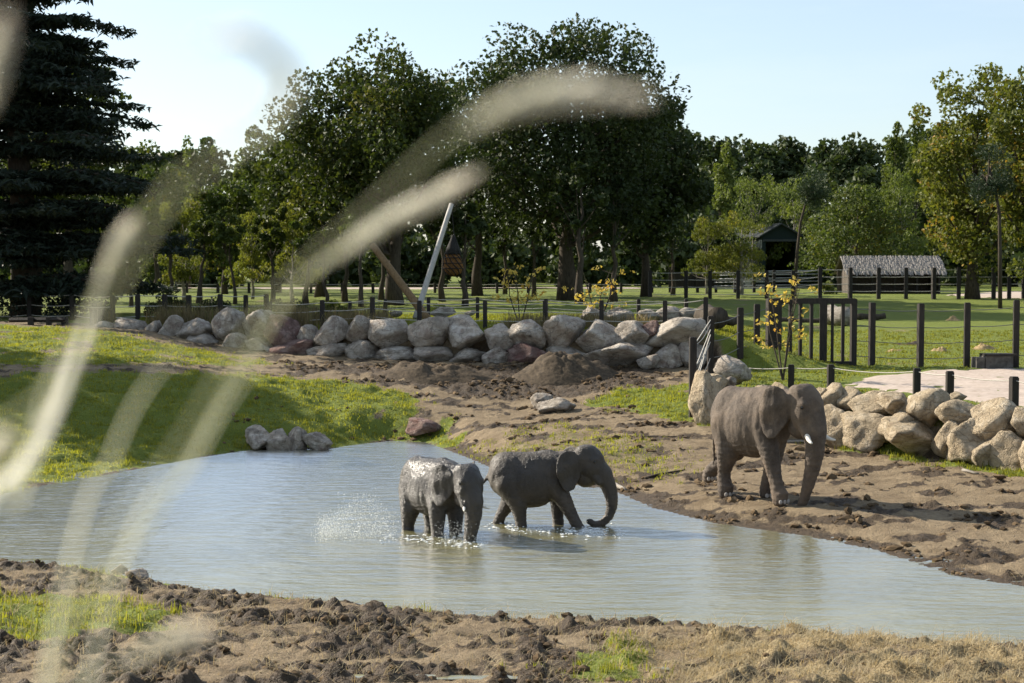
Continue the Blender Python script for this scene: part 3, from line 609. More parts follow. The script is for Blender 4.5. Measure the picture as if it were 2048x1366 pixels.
# thatched shed
def shed():
    Y = 124.0; l = PD(1700, 588, Y); r = PD(1878, 583, Y); z0 = 2.75; w_ = r[0]-l[0]; D = 3.2
    t = thing('thatched_shed', ((l[0]+r[0])/2, Y, z0), 'open-fronted dark timber shed with shaggy grey thatched roof', 'shed')
    ze = PD(1790, 541, Y)[2]; zr = PD(1790, 513, Y+1.6)[2]
    x0, x1 = l[0], r[0]
    for k in range(9):
        q = x0+.05+(w_-.1)*k/8; link('back_board', MB().box((q, Y+D, (z0+ze)/2+.1), (w_/8-.02, .06, ze-z0)).mesh('back_board'), M['board'], t)
    for sx in (x0, x1):
        for k in range(5):
            y_ = Y+.35+(D-.4)*k/4; hh = ze-z0+(zr-ze)*(1-abs((y_-Y-D/2)/(D/2)))*.9
            link('side_board', MB().box((sx, y_, z0+hh/2), (.06, (D-.4)/4+.1 if k else .5, hh)).mesh('side_board'), M['board'], t)
    for k in range(5):
        q = x0+w_*k/4; link('post', MB().box((q, Y, (z0+ze)/2), (.16, .16, ze-z0+.1)).mesh('post'), M['board'] if k == 0 else M['post'], t)
    link('front_rail', MB().box((x0+w_/2, Y-.1, z0+.42), (w_, .06, .12)).mesh('front_rail'), M['post'], t)
    # thatch: courses of overlapping ragged bundles
    mb = MB(); r_ = random.Random(5)
    for side in (-1, 1):
        for j in range(8):
            for k in range(64):
                tt = (j+.1*r_.random())/7.6; x = x0-.45+(w_+.9)*(k+r_.random()*.7)/64
                yy = Y+D/2+side*(D/2+.45)*(1-tt); zz = ze-.12+(zr-ze+.12)*tt+.06*r_.random()
                dy = side*(.34+.14*r_.random()); dz = -.20-.12*r_.random(); wd = .13+.05*r_.random()
                mb.add([(x-wd/2, yy, zz+.06), (x+wd/2, yy, zz+.06), (x+wd*.4+.05*r_.uniform(-1, 1), yy+dy, zz+dz), (x-wd*.4+.05*r_.uniform(-1, 1), yy+dy, zz+dz),
                        (x, yy-side*.02, zz+.14)], [(0, 1, 2, 3), (0, 4, 1), (1, 4, 2), (0, 3, 4), (2, 4, 3)])
    o = link('thatch_roof', mb.mesh('thatch_roof'), M['thatch'], t); o['kind'] = 'stuff'
    link('roof_board', MB().add([(x0-.4, Y-.4, ze-.15), (x1+.4, Y-.4, ze-.15), (x1+.4, Y+D/2, zr-.08), (x0-.4, Y+D/2, zr-.08), (x0-.4, Y+D+.4, ze-.15), (x1+.4, Y+D+.4, ze-.15)], [(0, 1, 2, 3), (3, 2, 5, 4)]).mesh('roof_board'), M['board'], t)
shed()
def barn():
    Y = 150.0; z0 = 2.9; a = PD(1524, 470, Y); b = PD(1598, 473, Y); ap = PD(1561, 449, Y)
    t = thing('barn', ((a[0]+b[0])/2, Y, z0), 'tall dark green barn with gabled sheet roof behind the birches', 'barn')
    x0, x1, ze, zr = a[0], b[0], a[2], ap[2]; xm = (x0+x1)/2; L = 12; sh = -.12      # the ridge runs back and to the left
    def q(x, y, z): return (x+sh*y, Y+y, z)
    w_ = .35
    link('front_wall', MB().add([q(x0, 0, z0), q(x0+w_, 0, z0), q(x0+w_, 0, ze-.5), q(x1-w_, 0, ze-.5), q(x1-w_, 0, z0), q(x1, 0, z0), q(x1, 0, ze), q(xm, 0, zr), q(x0, 0, ze)], [(0, 1, 2, 8), (2, 3, 6, 7, 8), (3, 4, 5, 6)]).mesh('front_wall'), M['barn'], t)
    link('side_wall', MB().add([q(x0, 0, z0), q(x0, L, z0), q(x0, L, ze), q(x0, 0, ze)], [(0, 1, 2, 3)]).mesh('side_wall'), M['barn'], t)
    link('side_wall', MB().add([q(x1, 0, z0), q(x1, L, z0), q(x1, L, ze), q(x1, 0, ze)], [(3, 2, 1, 0)]).mesh('side_wall'), M['barn'], t)
    link('back_wall', MB().add([q(x0, L, z0), q(x1, L, z0), q(x1, L, ze), q(xm, L, zr), q(x0, L, ze)], [(4, 3, 2, 1, 0)]).mesh('back_wall'), M['barn'], t)
    for s_, xe in ((-1, x0), (1, x1)):
        e = xe+s_*.35; d = (zr-ze)/abs(xm-xe)*.35
        V = [q(e, -.4, ze-d), q(xm, -.4, zr+.02), q(xm, L+.4, zr+.02), q(e, L+.4, ze-d)]; V += [(p[0], p[1], p[2]+.12) for p in V]
        link('roof', MB().add(V, [(0, 1, 2, 3), (7, 6, 5, 4), (0, 4, 5, 1), (1, 5, 6, 2), (2, 6, 7, 3), (3, 7, 4, 0)]).mesh('roof'), M['barn_roof'], t)
    link('door_track', MB().box(q(xm, -.12, ze-.5), (x1-x0-.2, .1, .2)).mesh('door_track'), M['barn_roof'], t)
barn()
# leaning poles with the hanging hay net
p0 = PD(833, 630, 66.5); p1 = PD(903, 408, 68.5)
o = one('leaning_pole', MB().tube([p0+(p1-p0)*t for t in np.linspace(-.03, 1, 9)], [.13-.03*t for t in np.linspace(0, 1, 9)], 10).mesh('leaning_pole', True), M['pole_grey'], p0, 'tall pale grey pole leaning right with a hay net at its tip', 'pole')
q0 = PD(858, 642, 62.5); q1 = PD(745, 490, 64.5)
one('leaning_pole', MB().tube([q0+(q1-q0)*t for t in np.linspace(-.03, 1, 9)], [.17-.03*t for t in np.linspace(0, 1, 9)], 10).mesh('leaning_pole', True), M['pole_brown'], q0, 'brown timber pole leaning left across the pale pole', 'pole')
hn = thing('hay_net', PD(906, 552, 68.4), 'black net bag of brown hay hanging from the pale leaning pole', 'hay net')
tip = p1+np.array((0, -.1, -.05)); kn = PD(908, 470, 68.4)
link('rope', MB().tube([tip, (tip+kn)/2, kn], .025, 6).mesh('rope'), M['net'], hn)
def lathe(c, prof, n=18, wob=.06, seed=0):
    r = random.Random(seed); V = []; F = []
    for j, (rad, z) in enumerate(prof):
        for k in range(n):
            a = 2*math.pi*k/n; q = rad*(1+wob*math.sin(3*a+j)+wob*r.uniform(-1, 1)); V.append((c[0]+q*math.cos(a), c[1]+q*math.sin(a), c[2]+z))
    for j in range(len(prof)-1):
        for k in range(n): F.append((j*n+k, j*n+(k+1) % n, (j+1)*n+(k+1) % n, (j+1)*n+k))
    F.append(tuple(range(n-1, -1, -1))); F.append(tuple((len(prof)-1)*n+k for k in range(n))); return V, F
bc = PD(906, 552, 68.4); hh = kn[2]-bc[2]
link('hay_bundle', MB().add(*lathe(bc, [(.12, .0), (.32, .1), (.42, .33), (.4, .55), (.34, .8), (.28, .98)], 20, .07, 2)).mesh('hay_bundle', True), M['hay'], hn)
mb = MB()
for k in range(10):
    a = 2*math.pi*k/10; mb.tube([kn+np.array((0, 0, .05))]+[bc+np.array((math.cos(a+s*.5)*rr, math.sin(a+s*.5)*rr, zz)) for s, (rr, zz) in enumerate(((.34, .98), (.38, .8), (.45, .5), (.45, .3), (.33, .08), (.1, -.02)))], .022, 4)
for zz, rr in ((.98, .33), (.78, .39), (.55, .44), (.33, .46)): mb.tube([bc+np.array((rr*math.cos(2*math.pi*k/14), rr*math.sin(2*math.pi*k/14), zz)) for k in range(15)], .018, 4)
link('netting', mb.mesh('netting', True), M['net'], hn)
link('net_neck', MB().add(*lathe(bc, [(.36, .93), (.27, hh*.7), (.13, hh*.87), (.05, hh)], 14, .05, 4)).mesh('net_neck', True), M['net'], hn)
# ------------------------------------------------------------------ trees
def leaves(cent, rad, n_per, size, seed, flat=0.0, aspect=.7, shell=.6, droop=0.0):
    r = np.random.default_rng(seed); cent = np.asarray(cent, float); rad = np.asarray(rad, float)
    idx = np.repeat(np.arange(len(cent)), n_per); n = len(idx)
    d = r.normal(size=(n, 3)); d /= np.linalg.norm(d, axis=1)[:, None]
    q = r.random(n)**(1/3.0); q = np.where(r.random(n) < shell, .72+.33*r.random(n), q)
    R_ = rad[idx] if rad.ndim == 2 else np.repeat(rad[idx][:, None], 3, 1)
    P = cent[idx]+d*q[:, None]*R_
    nor = r.normal(size=(n, 3)); nor[:, 2] = nor[:, 2]*(1-flat)+flat*2.2; nor += d*.5; nor /= np.linalg.norm(nor, axis=1)[:, None]
    a = np.cross(nor, r.normal(size=(n, 3))); a /= np.linalg.norm(a, axis=1)[:, None]; b = np.cross(nor, a)
    s = size*(.55+.9*r.random(n))[:, None]
    if droop: a = a*(1-droop)+np.array((0, 0, -1))*droop
    V = np.stack([P-a*s*.5, P+b*s*.5*aspect+nor*s*.12, P+a*s*.5, P-b*s*.5*aspect+nor*s*.12], 1).reshape(-1, 3)
    F = np.arange(n*4).reshape(n, 4)
    var = np.clip(r.normal(.42, .2, n)+.18*r.normal(size=len(cent))[idx], 0, 1); var = np.repeat(var, 4)
    return V, F, var
def tree(name, base, height, crown_w, crown_lo, kind, label, cat='tree', group=None, n_clump=60, n_per=110, leaf=.3, mat='oak', bark='bark', trunk_r=.3, lean=(0, 0), seed=1, shape='round', limbs=22, asym=(0, 0)):
    """base: foot (x,y,z); crown_lo: height above the foot where foliage starts."""
    r = np.random.default_rng(seed); base = np.array(base, float); t = thing(name, base, label, cat, group)
    ch = height-crown_lo; C0 = base+np.array((lean[0]+asym[0], lean[1]+asym[1], crown_lo+ch*.5)); cent = []; rad = []
    while len(cent) < n_clump:
        p = r.uniform(-1, 1, 3)
        h = (p[2]+1)/2
        if shape == 'round': lim = math.sqrt(max(0, 1-(abs(p[2])**2.2)))*(1.0 if h > .4 else .78+.55*h)
        elif shape == 'column': lim = min(1, (h/.18)) if h < .18 else max(.16, 1-((h-.18)/.82)**2.2)
        elif shape == 'cone': lim = max(.08, 1-h**1.2)
        elif shape == 'dome': lim = math.sqrt(max(0, 1-h*h))
        elif shape == 'weep': lim = (.75+.25*math.sin(h*9)) if h < .7 else math.sqrt(max(0, 1-((h-.7)/.3)**2))
        rr = math.hypot(p[0], p[1])
        if rr > lim or (rr < lim*.45 and r.random() < .6): continue
        lump = 1+.20*math.sin(3*math.atan2(p[1], p[0])+seed)+.12*r.normal()
        cent.append(C0+np.array((p[0]*crown_w/2*lump, p[1]*crown_w/2*lump, p[2]*ch/2*(1+.05*r.normal())))); k = crown_w*(.10+.075*r.random())*(1.25 if shape == 'column' else 1)
        rad.append((k, k, k*(.8 if shape != 'column' else 1.8)))
    cent = np.array(cent); rad = np.array(rad)
    mb = MB(); top = base+np.array((lean[0], lean[1], crown_lo+ch*(.72)))
    n = 9; tr = [base+(top-base)*k/(n-1)+np.array((r.normal()*.12, r.normal()*.12, 0))*(k > 0)*(height/15)-np.array((0, 0, .15))*(k == 0) for k in range(n)]
    rads = [trunk_r*(1.45 if k == 0 else 1.08 if k == 1 else 1-.82*k/(n-1)) for k in range(n)]
    mb.tube(tr, rads, 10)
    for k in r.permutation(len(cent))[:limbs]:
        c = cent[k]; f = min(.95, max(.28, ((c[2]-base[2])/(top[2]-base[2]))*.72)); i = min(n-2, int(f*(n-1))); s = np.array(tr[i])
        m1 = s+(c-s)*.4+np.array((0, 0, -.06*ch*r.random())); r0 = rads[i]*.42
        mb.tube([s, m1, s+(c-s)*.75, c], [r0, r0*.7, r0*.42, r0*.12], 6, False)
    link('trunk', mb.mesh('trunk', True), M[bark], t)
    V, F, var = leaves(cent, rad, n_per, leaf, seed+9, droop=.45 if shape == 'weep' else 0)
    # loose sprays that break up the outline
    link('crown', np_mesh('crown', V, F, {'var': var}), M[mat], t)
    return t
def tr_px(u, Y, vt, zb=None): # foot and height of a tree from column u, distance Y and top pixel vt
    x = (u-1024)/FPX*Y; z = Hs(x, Y) if zb is None else zb; return (x, Y, z), PD(u, vt, Y)[2]-z
def T(name, u, Y, vt, wpx, vlo, label, **kw):
    b, h = tr_px(u, Y, vt); lo = PD(u, vlo, Y)[2]-b[2]; kw.setdefault('seed', int(u)); return tree(name, b, h, wpx/FPX*Y, max(.3, lo), '', label, **kw)
T('oak_tree', 1135, 104, 62, 400, 492, 'tallest broad oak of the grove with a dark crown', mat='oak_dark', n_clump=190, n_per=200, leaf=.28, trunk_r=.55, limbs=46)
T('oak_tree', 790, 92, 108, 330, 480, 'big round oak with sunlit crown behind the leaning poles', mat='oak', n_clump=160, n_per=190, leaf=.26, trunk_r=.42, limbs=40, asym=(-1.0, 0))
T('oak_tree', 955, 116, 165, 230, 480, 'slimmer oak filling the gap between the two big oaks', mat='oak_dark', n_clump=90, n_per=140, leaf=.35, trunk_r=.33)
T('oak_tree', 1292, 113, 205, 220, 500, 'oak with low dark crown between the tallest oak and the birches', mat='oak_dark', n_clump=100, n_per=140, leaf=.35, trunk_r=.32)
T('oak_tree', 640, 112, 245, 220, 545, 'leafy oak with low branches next to the dense dark tree', mat='oak', n_clump=100, n_per=140, leaf=.33, trunk_r=.32)
SL = ['slender tree standing beside the low-branched oak', 'slender dark tree directly behind the hanging hay net', 'slender tree between the hay net and the first yellow sapling', 'sturdy slender trunk right beside the tallest oak trunk', 'slender tree behind the wide yellow sapling', 'thin straight tree between tallest oak and first yellow sapling', 'thin tree between the low-crowned oak and the slim birch', 'thin tree far back behind the first yellow sapling']
for k_, (u, Y, vt, w_, lo, r_) in enumerate(((690, 98, 330, 90, 480, .16), (885, 100, 330, 90, 480, .17), (930, 90, 400, 70, 500, .16), (1160, 96, 330, 90, 470, .24), (1228, 99, 360, 110, 490, .2), (1068, 112, 340, 90, 480, .15), (1345, 118, 380, 90, 520, .15), (1010, 122, 360, 80, 500, .15))):
    T('slender_tree', u, Y, vt, w_, lo, SL[k_], group='slender trees under the oaks', mat='oak_dark', n_clump=18, n_per=80, leaf=.3, trunk_r=r_, limbs=8, seed=u)
def bush(u, Y, vb, hpx, wpx, label, mat='mid', seed=1):
    r = np.random.default_rng(seed); b = PD(u, vb, Y); b[2] = Hs(b[0], Y)-.03; t = thing('bush', b, label, 'bush'); hh = hpx/FPX*Y; ww = wpx/FPX*Y; mb = MB(); cent = []; rad = []
    for k in range(16):
        a = r.uniform(0, 6.28); q = math.sqrt(r.random())*ww/2; c = b+np.array((q*math.cos(a), q*math.sin(a)*.7, hh*r.uniform(.25, .85)*(1-.35*(2*q/ww)**2))); cent.append(c); rad.append((ww*.16, ww*.16, hh*.2))
        if k < 8: mb.tube([b, (b+c)/2+np.array((0, 0, .08)), c], [.03, .02, .008], 4, False)
    link('stem', mb.mesh('stem'), M['bark'], t); V, F, var = leaves(cent, rad, 60, .15, seed+3); link('foliage', np_mesh('foliage', V, F, {'var': var}), M[mat], t)
bush(330, 72.5, 648, 50, 75, 'dark bush against the tall rope fence nearest the slatted gate', 'oak_dark', 31)
bush(30, 71.5, 655, 95, 190, 'big dark bush under the cedar beside the timber rail', 'cedar', 37)
bush(160, 72, 652, 70, 130, 'dark bush under the cedar beside the slatted gate', 'cedar', 38)
bush(425, 75, 645, 42, 70, 'low dark bush between tall fence posts under the birches', 'oak_dark', 32)
bush(590, 71, 648, 48, 85, 'spreading dark bush behind the boulder wall by the first short posts', 'oak_dark', 33)
bush(668, 74, 640, 38, 60, 'small olive bush behind the short-post rope fence near the brown pole', 'mid', 34)
bush(1650, 122, 586, 26, 46, 'grey-green bush at the corner of the thatched shed', 'mid', 35)
bush(880, 76, 630, 26, 50, 'small leafy bush below the hanging hay net', 'mid', 36)
SM = ['thin-trunked tree beside the slatted gate end of the fence', 'thin-trunked tree behind the darkest bush', 'thin-trunked tree next to the drooping yellow-green birch', 'crooked thin tree between two pale birches', 'thin tree in front of the dense dark tree', 'thin tree beside the pale birch trunk', 'thin tree behind the spreading dark bush', 'thin tree behind the small olive bush', 'thin tree close behind the brown leaning pole']
for k_, (u, Y, vt, w_, lo) in enumerate(((262, 88, 420, 70, 520), (342, 92, 400, 70, 520), (398, 96, 430, 60, 530), (470, 94, 420, 70, 520), (545, 98, 400, 70, 515), (612, 92, 410, 75, 525), (655, 90, 400, 70, 520), (722, 88, 380, 80, 505), (762, 104, 380, 70, 500))):
    T('thin_tree', u, Y, vt, w_, lo, SM[k_], mat='mid' if k_ % 2 else 'oak', n_clump=18, n_per=80, leaf=.26, trunk_r=.10+.03*(k_ % 3), limbs=8, seed=u, lean=(.4*((k_ % 3)-1), 0))
T('young_tree', 555, 128, 238, 140, 545, 'dense dark green tree beside the pale poplars', mat='mid', n_clump=60, n_per=110, leaf=.34, trunk_r=.25)
T('young_tree', 450, 122, 335, 130, 555, 'bushy mid-green tree with foliage almost to the ground', mat='mid', n_clump=55, n_per=100, leaf=.32, trunk_r=.2)
T('young_tree', 312, 132, 282, 160, 550, 'rounded green tree just clear of the cedar branches', mat='mid', n_clump=55, n_per=100, leaf=.34, trunk_r=.22)
T('birch_tree', 368, 102, 395, 100, 568, 'yellow-green birch with drooping foliage near the cedar', mat='birch', bark='bark_light', n_clump=45, n_per=120, leaf=.2, trunk_r=.11, shape='weep')
T('birch_tree', 585, 100, 415, 110, 565, 'pale birch in front of the low-branched oak', mat='birch', bark='bark_light', n_clump=45, n_per=120, leaf=.2, trunk_r=.11, shape='weep')
T('birch_tree', 505, 106, 430, 90, 560, 'smallest thin birch between the bushy tree and the dense dark tree', mat='birch', bark='bark_light', n_clump=34, n_per=100, leaf=.2, trunk_r=.09, shape='weep')
for u, Y, vt, w_, lb in ((378, 145, 262, 48, 'tall narrow poplar rising behind the rounded green tree and birch'), (484, 158, 262, 44, 'narrow poplar top beside the dense dark tree'), (430, 162, 285, 36, 'thin far poplar spire between two other poplars')):
    T('poplar_tree', u, Y, vt, w_, 560, lb, mat='poplar', n_clump=44, n_per=60, leaf=.32, trunk_r=.16, shape='column', limbs=6)
T('broadleaf_tree', 135, 96, 88, 190, 500, 'broad leafy tree half hidden behind the cedar', mat='oak', n_clump=80, n_per=110, leaf=.3, trunk_r=.3)
T('broadleaf_tree', 30, 100, 260, 240, 540, 'green tree showing low through the cedar branches', mat='mid', n_clump=60, n_per=100, leaf=.3, trunk_r=.25)
tree('broadleaf_tree', (-31, 60, Hs(-31, 60)), 15, 8.4, 4, '', 'broad leafy tree on the meadow shading the pond bank', mat='oak', n_clump=90, n_per=110, leaf=.34, trunk_r=.35, seed=91)
# right-hand side
T('birch_tree', 1414, 121, 428, 80, 556, 'slim yellow-green birch beside the fuller birch and the barn', mat='birch', bark='bark_light', n_clump=42, n_per=120, leaf=.17, trunk_r=.09, shape='weep')
T('birch_tree', 1482, 120, 424, 100, 552, 'fuller yellow-green birch in front of the barn', mat='birch', bark='bark_light', n_clump=55, n_per=120, leaf=.17, trunk_r=.14, shape='weep')
T('acacia_tree', 1712, 138, 372, 195, 538, 'wide rounded bright green tree behind the thatched shed', mat='mid', n_clump=90, n_per=110, leaf=.28, trunk_r=.25, shape='dome')
for u, Y, vt, w_, lb in ((1447, 168, 272, 46, 'single narrow poplar against the dark wood'), (1786, 172, 218, 46, 'tall poplar standing clear against the wood beside the tallest poplar'), (1832, 170, 203, 52, 'tallest poplar touching the big autumn oak'), (1872, 176, 225, 46, 'poplar half hidden behind the big autumn oak')):
    T('poplar_tree', u, Y, vt, w_, 470, lb, mat='poplar', n_clump=50, n_per=60, leaf=.34, trunk_r=.16, shape='column', limbs=6)
for u, Y, vt, w_, lb in ((1505, 152, 350, 130, 'hanging birch above the barn roof'), (1585, 156, 352, 120, 'hanging birch behind the leaning pine'), (1800, 150, 352, 110, 'hanging birch behind the shed beside the big yellowing oak')):
    T('birch_tree', u, Y, vt, w_, 520, lb, mat='poplar', bark='bark_light', n_clump=50, n_per=100, leaf=.26, trunk_r=.12, shape='weep')
T('autumn_oak', 1945, 112, 158, 220, 548, 'big oak turning yellow with a bare-stemmed pine in front', mat='autumn', n_clump=120, n_per=110, leaf=.3, trunk_r=.4, limbs=40)
T('autumn_oak', 2065, 106, 140, 200, 545, 'orange-tinted oak standing next to the big yellowing oak', mat='autumn', n_clump=110, n_per=110, leaf=.3, trunk_r=.4, limbs=30)
def pine(label, pts, Ytop, cw, chh, seed):
    r = np.random.default_rng(seed); pts[0] = np.array((pts[0][0], pts[0][1], Hs(pts[0][0], pts[0][1])-.1)); b = np.array(pts[0]); t = thing('pine_tree', b, label, 'tree'); n = len(pts)
    mb = MB(); mb.tube(pts, [.14*(1-.6*k/(n-1)) for k in range(n)], 9); top = np.array(pts[-1]); cent = []
    for k in range(26):
        d = r.normal(size=3); d /= np.linalg.norm(d); q = top+d*np.array((cw/2, cw/2, chh/2))*(.5+.5*r.random())+np.array((0, 0, -.1*chh)); cent.append(q)
        if k < 12: mb.tube([top-np.array((0, 0, chh*.25)), (top+q)/2, q], [.07, .05, .02], 5, False)
    link('trunk', mb.mesh('trunk', True), M['bark'], t)
    V, F, var = leaves(cent, np.full((26, 3), (.6, .6, .5)), 120, .24, seed, aspect=.25); link('crown', np_mesh('crown', V, F, {'var': var}), M['pine'], t)
g0 = G(1590, 584); Yp = 118
pine('leaning bare-stemmed pine with small dark crown beside the barn', [PD(1589, 578, Yp), PD(1594, 510, Yp), PD(1601, 445, Yp), PD(1613, 400, Yp), PD(1626, 372, Yp)], Yp, 2.2, 2.8, 5)
pine('straight bare-stemmed pine in front of the big autumn oak', [PD(2001, 575, 100), PD(2000, 500, 100), PD(1999, 430, 100), PD(1990, 370, 100), PD(1978, 335, 100)], 100, 2.8, 4.2, 8)
# cedar: level tiers of long boughs with drooping needle plates
def cedar():
    r = np.random.default_rng(12); x, Y = -22.6, 74.0; b = np.array((x, Y, Hs(x, Y))); Ht = 19.5
    t = thing('cedar_tree', b, 'huge dark cedar with level tiers of drooping boughs beside the meadow', 'tree'); mb = MB()
    mb.tube([b+np.array((.25*math.sin(k), .2*math.cos(k*1.3), Ht*k/10-.2*(k == 0))) for k in range(11)], [.75*(1-.09*k) for k in range(11)], 12)
    cent = []; rad = []
    for h in np.cumsum(r.uniform(.35, 1.35, 22))+.6:
        nb = int(r.integers(8, 15))
        for j in range(nb):
            a = r.uniform(0, 2*math.pi); L = (5.6*(1-(h/Ht)**2.2)+1.2)*r.choice((.45, .7, .85, 1.0, 1.2))*r.uniform(.85, 1.1)
            s = b+np.array((0, 0, h)); d = np.array((math.cos(a), math.sin(a), 0)); rise = r.uniform(-.05, .42)
            P = [s+d*L*f+np.array((0, 0, rise*L*(f-.75*f*f*1.35))) for f in np.linspace(0, 1, 6)]
            mb.tube(P, [.16*(1-.85*f) for f in np.linspace(0, 1, 6)], 5, False); side = np.array((-d[1], d[0], 0))
            for f in np.linspace(.15, 1.0, int(5+L)):
                q = s+d*L*f+np.array((0, 0, rise*L*(f-1.01*f*f))); wd = .95*(1.15-f)*L*.26+.25
                for sgn in (-1, 0, 1):
                    cent.append(q+side*sgn*wd*r.uniform(.6, 1.1)+np.array((0, 0, -.12*abs(sgn)-.1*r.random()))); rad.append((.62, .62, .15))
    for k in range(330):
        h = r.uniform(1.2, Ht*.93); a = r.uniform(0, 6.28); q = (3.9*(1-(h/Ht)**1.6)+.3)*math.sqrt(r.random()); cent.append(b+np.array((q*math.cos(a), q*math.sin(a), h))); rad.append((.8, .8, .22))
    link('trunk', mb.mesh('trunk', True), M['bark'], t)
    V, F, var = leaves(cent, rad, 13, .46, 5, flat=.75, aspect=.3, shell=.2, droop=.12); link('crown', np_mesh('crown', V, F, {'var': var}), M['cedar'], t)
cedar()
# far wood: one mass
def wood():
    r = np.random.default_rng(77); cent = []; rad = []
    def crown(u, Y, vt, w_, lo=3, nk=34):
        x = (u-1024)/FPX*Y; zt = PD(u, vt, Y)[2]; wm = w_/FPX*Y
        for k in range(nk):
            h = r.random()**.8; lim = math.sqrt(max(.03, 1-max(0, (h-.55)/.45)**2)); a = r.uniform(0, 6.28); q0 = lim*math.sqrt(r.random())*wm/2
            q = wm*(.14+.07*r.random()); cent.append((x+q0*math.cos(a), Y+q0*math.sin(a)*.7, lo+(zt-lo-q*.8)*h)); rad.append((q, q, q*.9))
    for u in range(1340, 2200, 46): crown(u+r.uniform(-12, 12), r.uniform(205, 230), 264+12*math.sin(u*.013)+r.uniform(-8, 14), 120, nk=62)
    for u in range(1330, 2200, 60): crown(u+r.uniform(-15, 15), r.uniform(182, 198), r.uniform(310, 350), 115, nk=26)
    for u in range(1330, 2200, 70): crown(u+r.uniform(-15, 15), r.uniform(170, 180), r.uniform(370, 420), 115, nk=20)
    for u in range(-150, 700, 52): crown(u+r.uniform(-12, 12), r.uniform(172, 200), r.uniform(268, 315), 110, nk=40)
    for u in range(560, 1420, 55): crown(u+r.uniform(-14, 14), r.uniform(165, 190), r.uniform(395, 450), 105, nk=26)
    for u in range(-200, 2250, 60): crown(u+r.uniform(-20, 20), r.uniform(152, 162), r.uniform(430, 505), 105, nk=17)
    V, F, var = leaves(cent, rad, 44, .74, 78)
    stuff(link('far_wood', np_mesh('far_wood', V, F, {'var': var}), M['far']), 'dark far wood closing the view behind the paddocks', 'wood')
wood()
def sapling(u, Y, vb, vt, spread, label, seed, nl=60, stems=3, leaf=.16):
    r = np.random.default_rng(seed); b = PD(u, vb, Y); b[2] = Hs(b[0], Y)-.05; t = thing('sapling', b, label, 'sapling'); mb = MB(); cent = []
    ht = PD(u, vt, Y)[2]-b[2]
    for s in range(stems):
        a = r.uniform(0, 6.28); e = b+np.array((math.cos(a)*spread*.5, math.sin(a)*spread*.3, ht*r.uniform(.8, 1))); m = (b+e)/2+np.array((r.normal()*.08, 0, .1))
        mb.tube([b, m, e], [.03, .022, .008], 5)
        for k in range(5):
            f = r.uniform(.3, 1); p = b+(e-b)*f; q = p+np.array((r.normal()*spread*.35, r.normal()*spread*.25, r.uniform(-.05, .3))); mb.tube([p, q], [.012, .005], 4); cent.append(q)
    link('stem', mb.mesh('stem'), M['bark'], t)
    V, F, var = leaves(cent, np.full((len(cent), 3), (spread*.2, spread*.16, .13)), max(3, nl//len(cent)), leaf, seed+1, aspect=.6); link('foliage', np_mesh('foliage', V, F, {'var': var}), M['yellow'], t)
sapling(1040, 62.5, 648, 525, 1.3, 'yellow-leaved sapling on the terrace near the hay net', 3, 200, 4)
sapling(1195, 63, 645, 525, 1.6, 'wide yellow-leaved sapling on the terrace above the long boulder', 4, 170, 4)
sapling(1566, 52.0, 765, 540, 1.05, 'thin multi-stemmed sapling with yellow and orange leaves by the gate', 6, 190, 5, .15)
# ------------------------------------------------------------------ elephants
def tcaps(bm, a, b, ra, rb, n=14, m=4):   # closed tapered capsule
    a = Vector(a); b = Vector(b); t = (b-a); L = t.length; t.normalize(); s = t.orthogonal().normalized(); w_ = t.cross(s); rings = []
    prof = [(-ra*math.cos(k*math.pi/2/m), ra*math.sin(k*math.pi/2/m)) for k in range(1, m+1)]+[(L+rb*math.sin(k*math.pi/2/m), rb*math.cos(k*math.pi/2/m)) for k in range(0, m)]
    p0 = bm.verts.new(a-t*ra); p1 = bm.verts.new(b+t*rb)
    for h, r_ in prof: rings.append([bm.verts.new(a+t*h+(s*math.cos(2*math.pi*k/n)+w_*math.sin(2*math.pi*k/n))*r_) for k in range(n)])
    for k in range(n):
        bm.faces.new((p0, rings[0][(k+1) % n], rings[0][k])); bm.faces.new((p1, rings[-1][k], rings[-1][(k+1) % n]))
        for j in range(len(rings)-1): bm.faces.new((rings[j][k], rings[j][(k+1) % n], rings[j+1][(k+1) % n], rings[j+1][k]))
def ell(bm, c, r, rot=None, k=1):
    r = [q*k for q in r]
    m = Matrix.Translation(c) @ (rot.to_matrix().to_4x4() if rot else Matrix()) @ Matrix.Diagonal((*r, 1)); bmesh.ops.create_uvsphere(bm, u_segments=22, v_segments=14, radius=1, matrix=m)
def chain(bm, pts):
    for (a, ra), (b, rb) in zip(pts[:-1], pts[1:]): tcaps(bm, a, b, ra, rb)
EAR = [(-.02, .13), (.05, .20), (.15, .225), (.24, .18), (.29, .08), (.285, -.03), (.255, -.14), (.21, -.23), (.14, -.28), (.07, -.26), (.02, -.18), (-.02, -.10)]
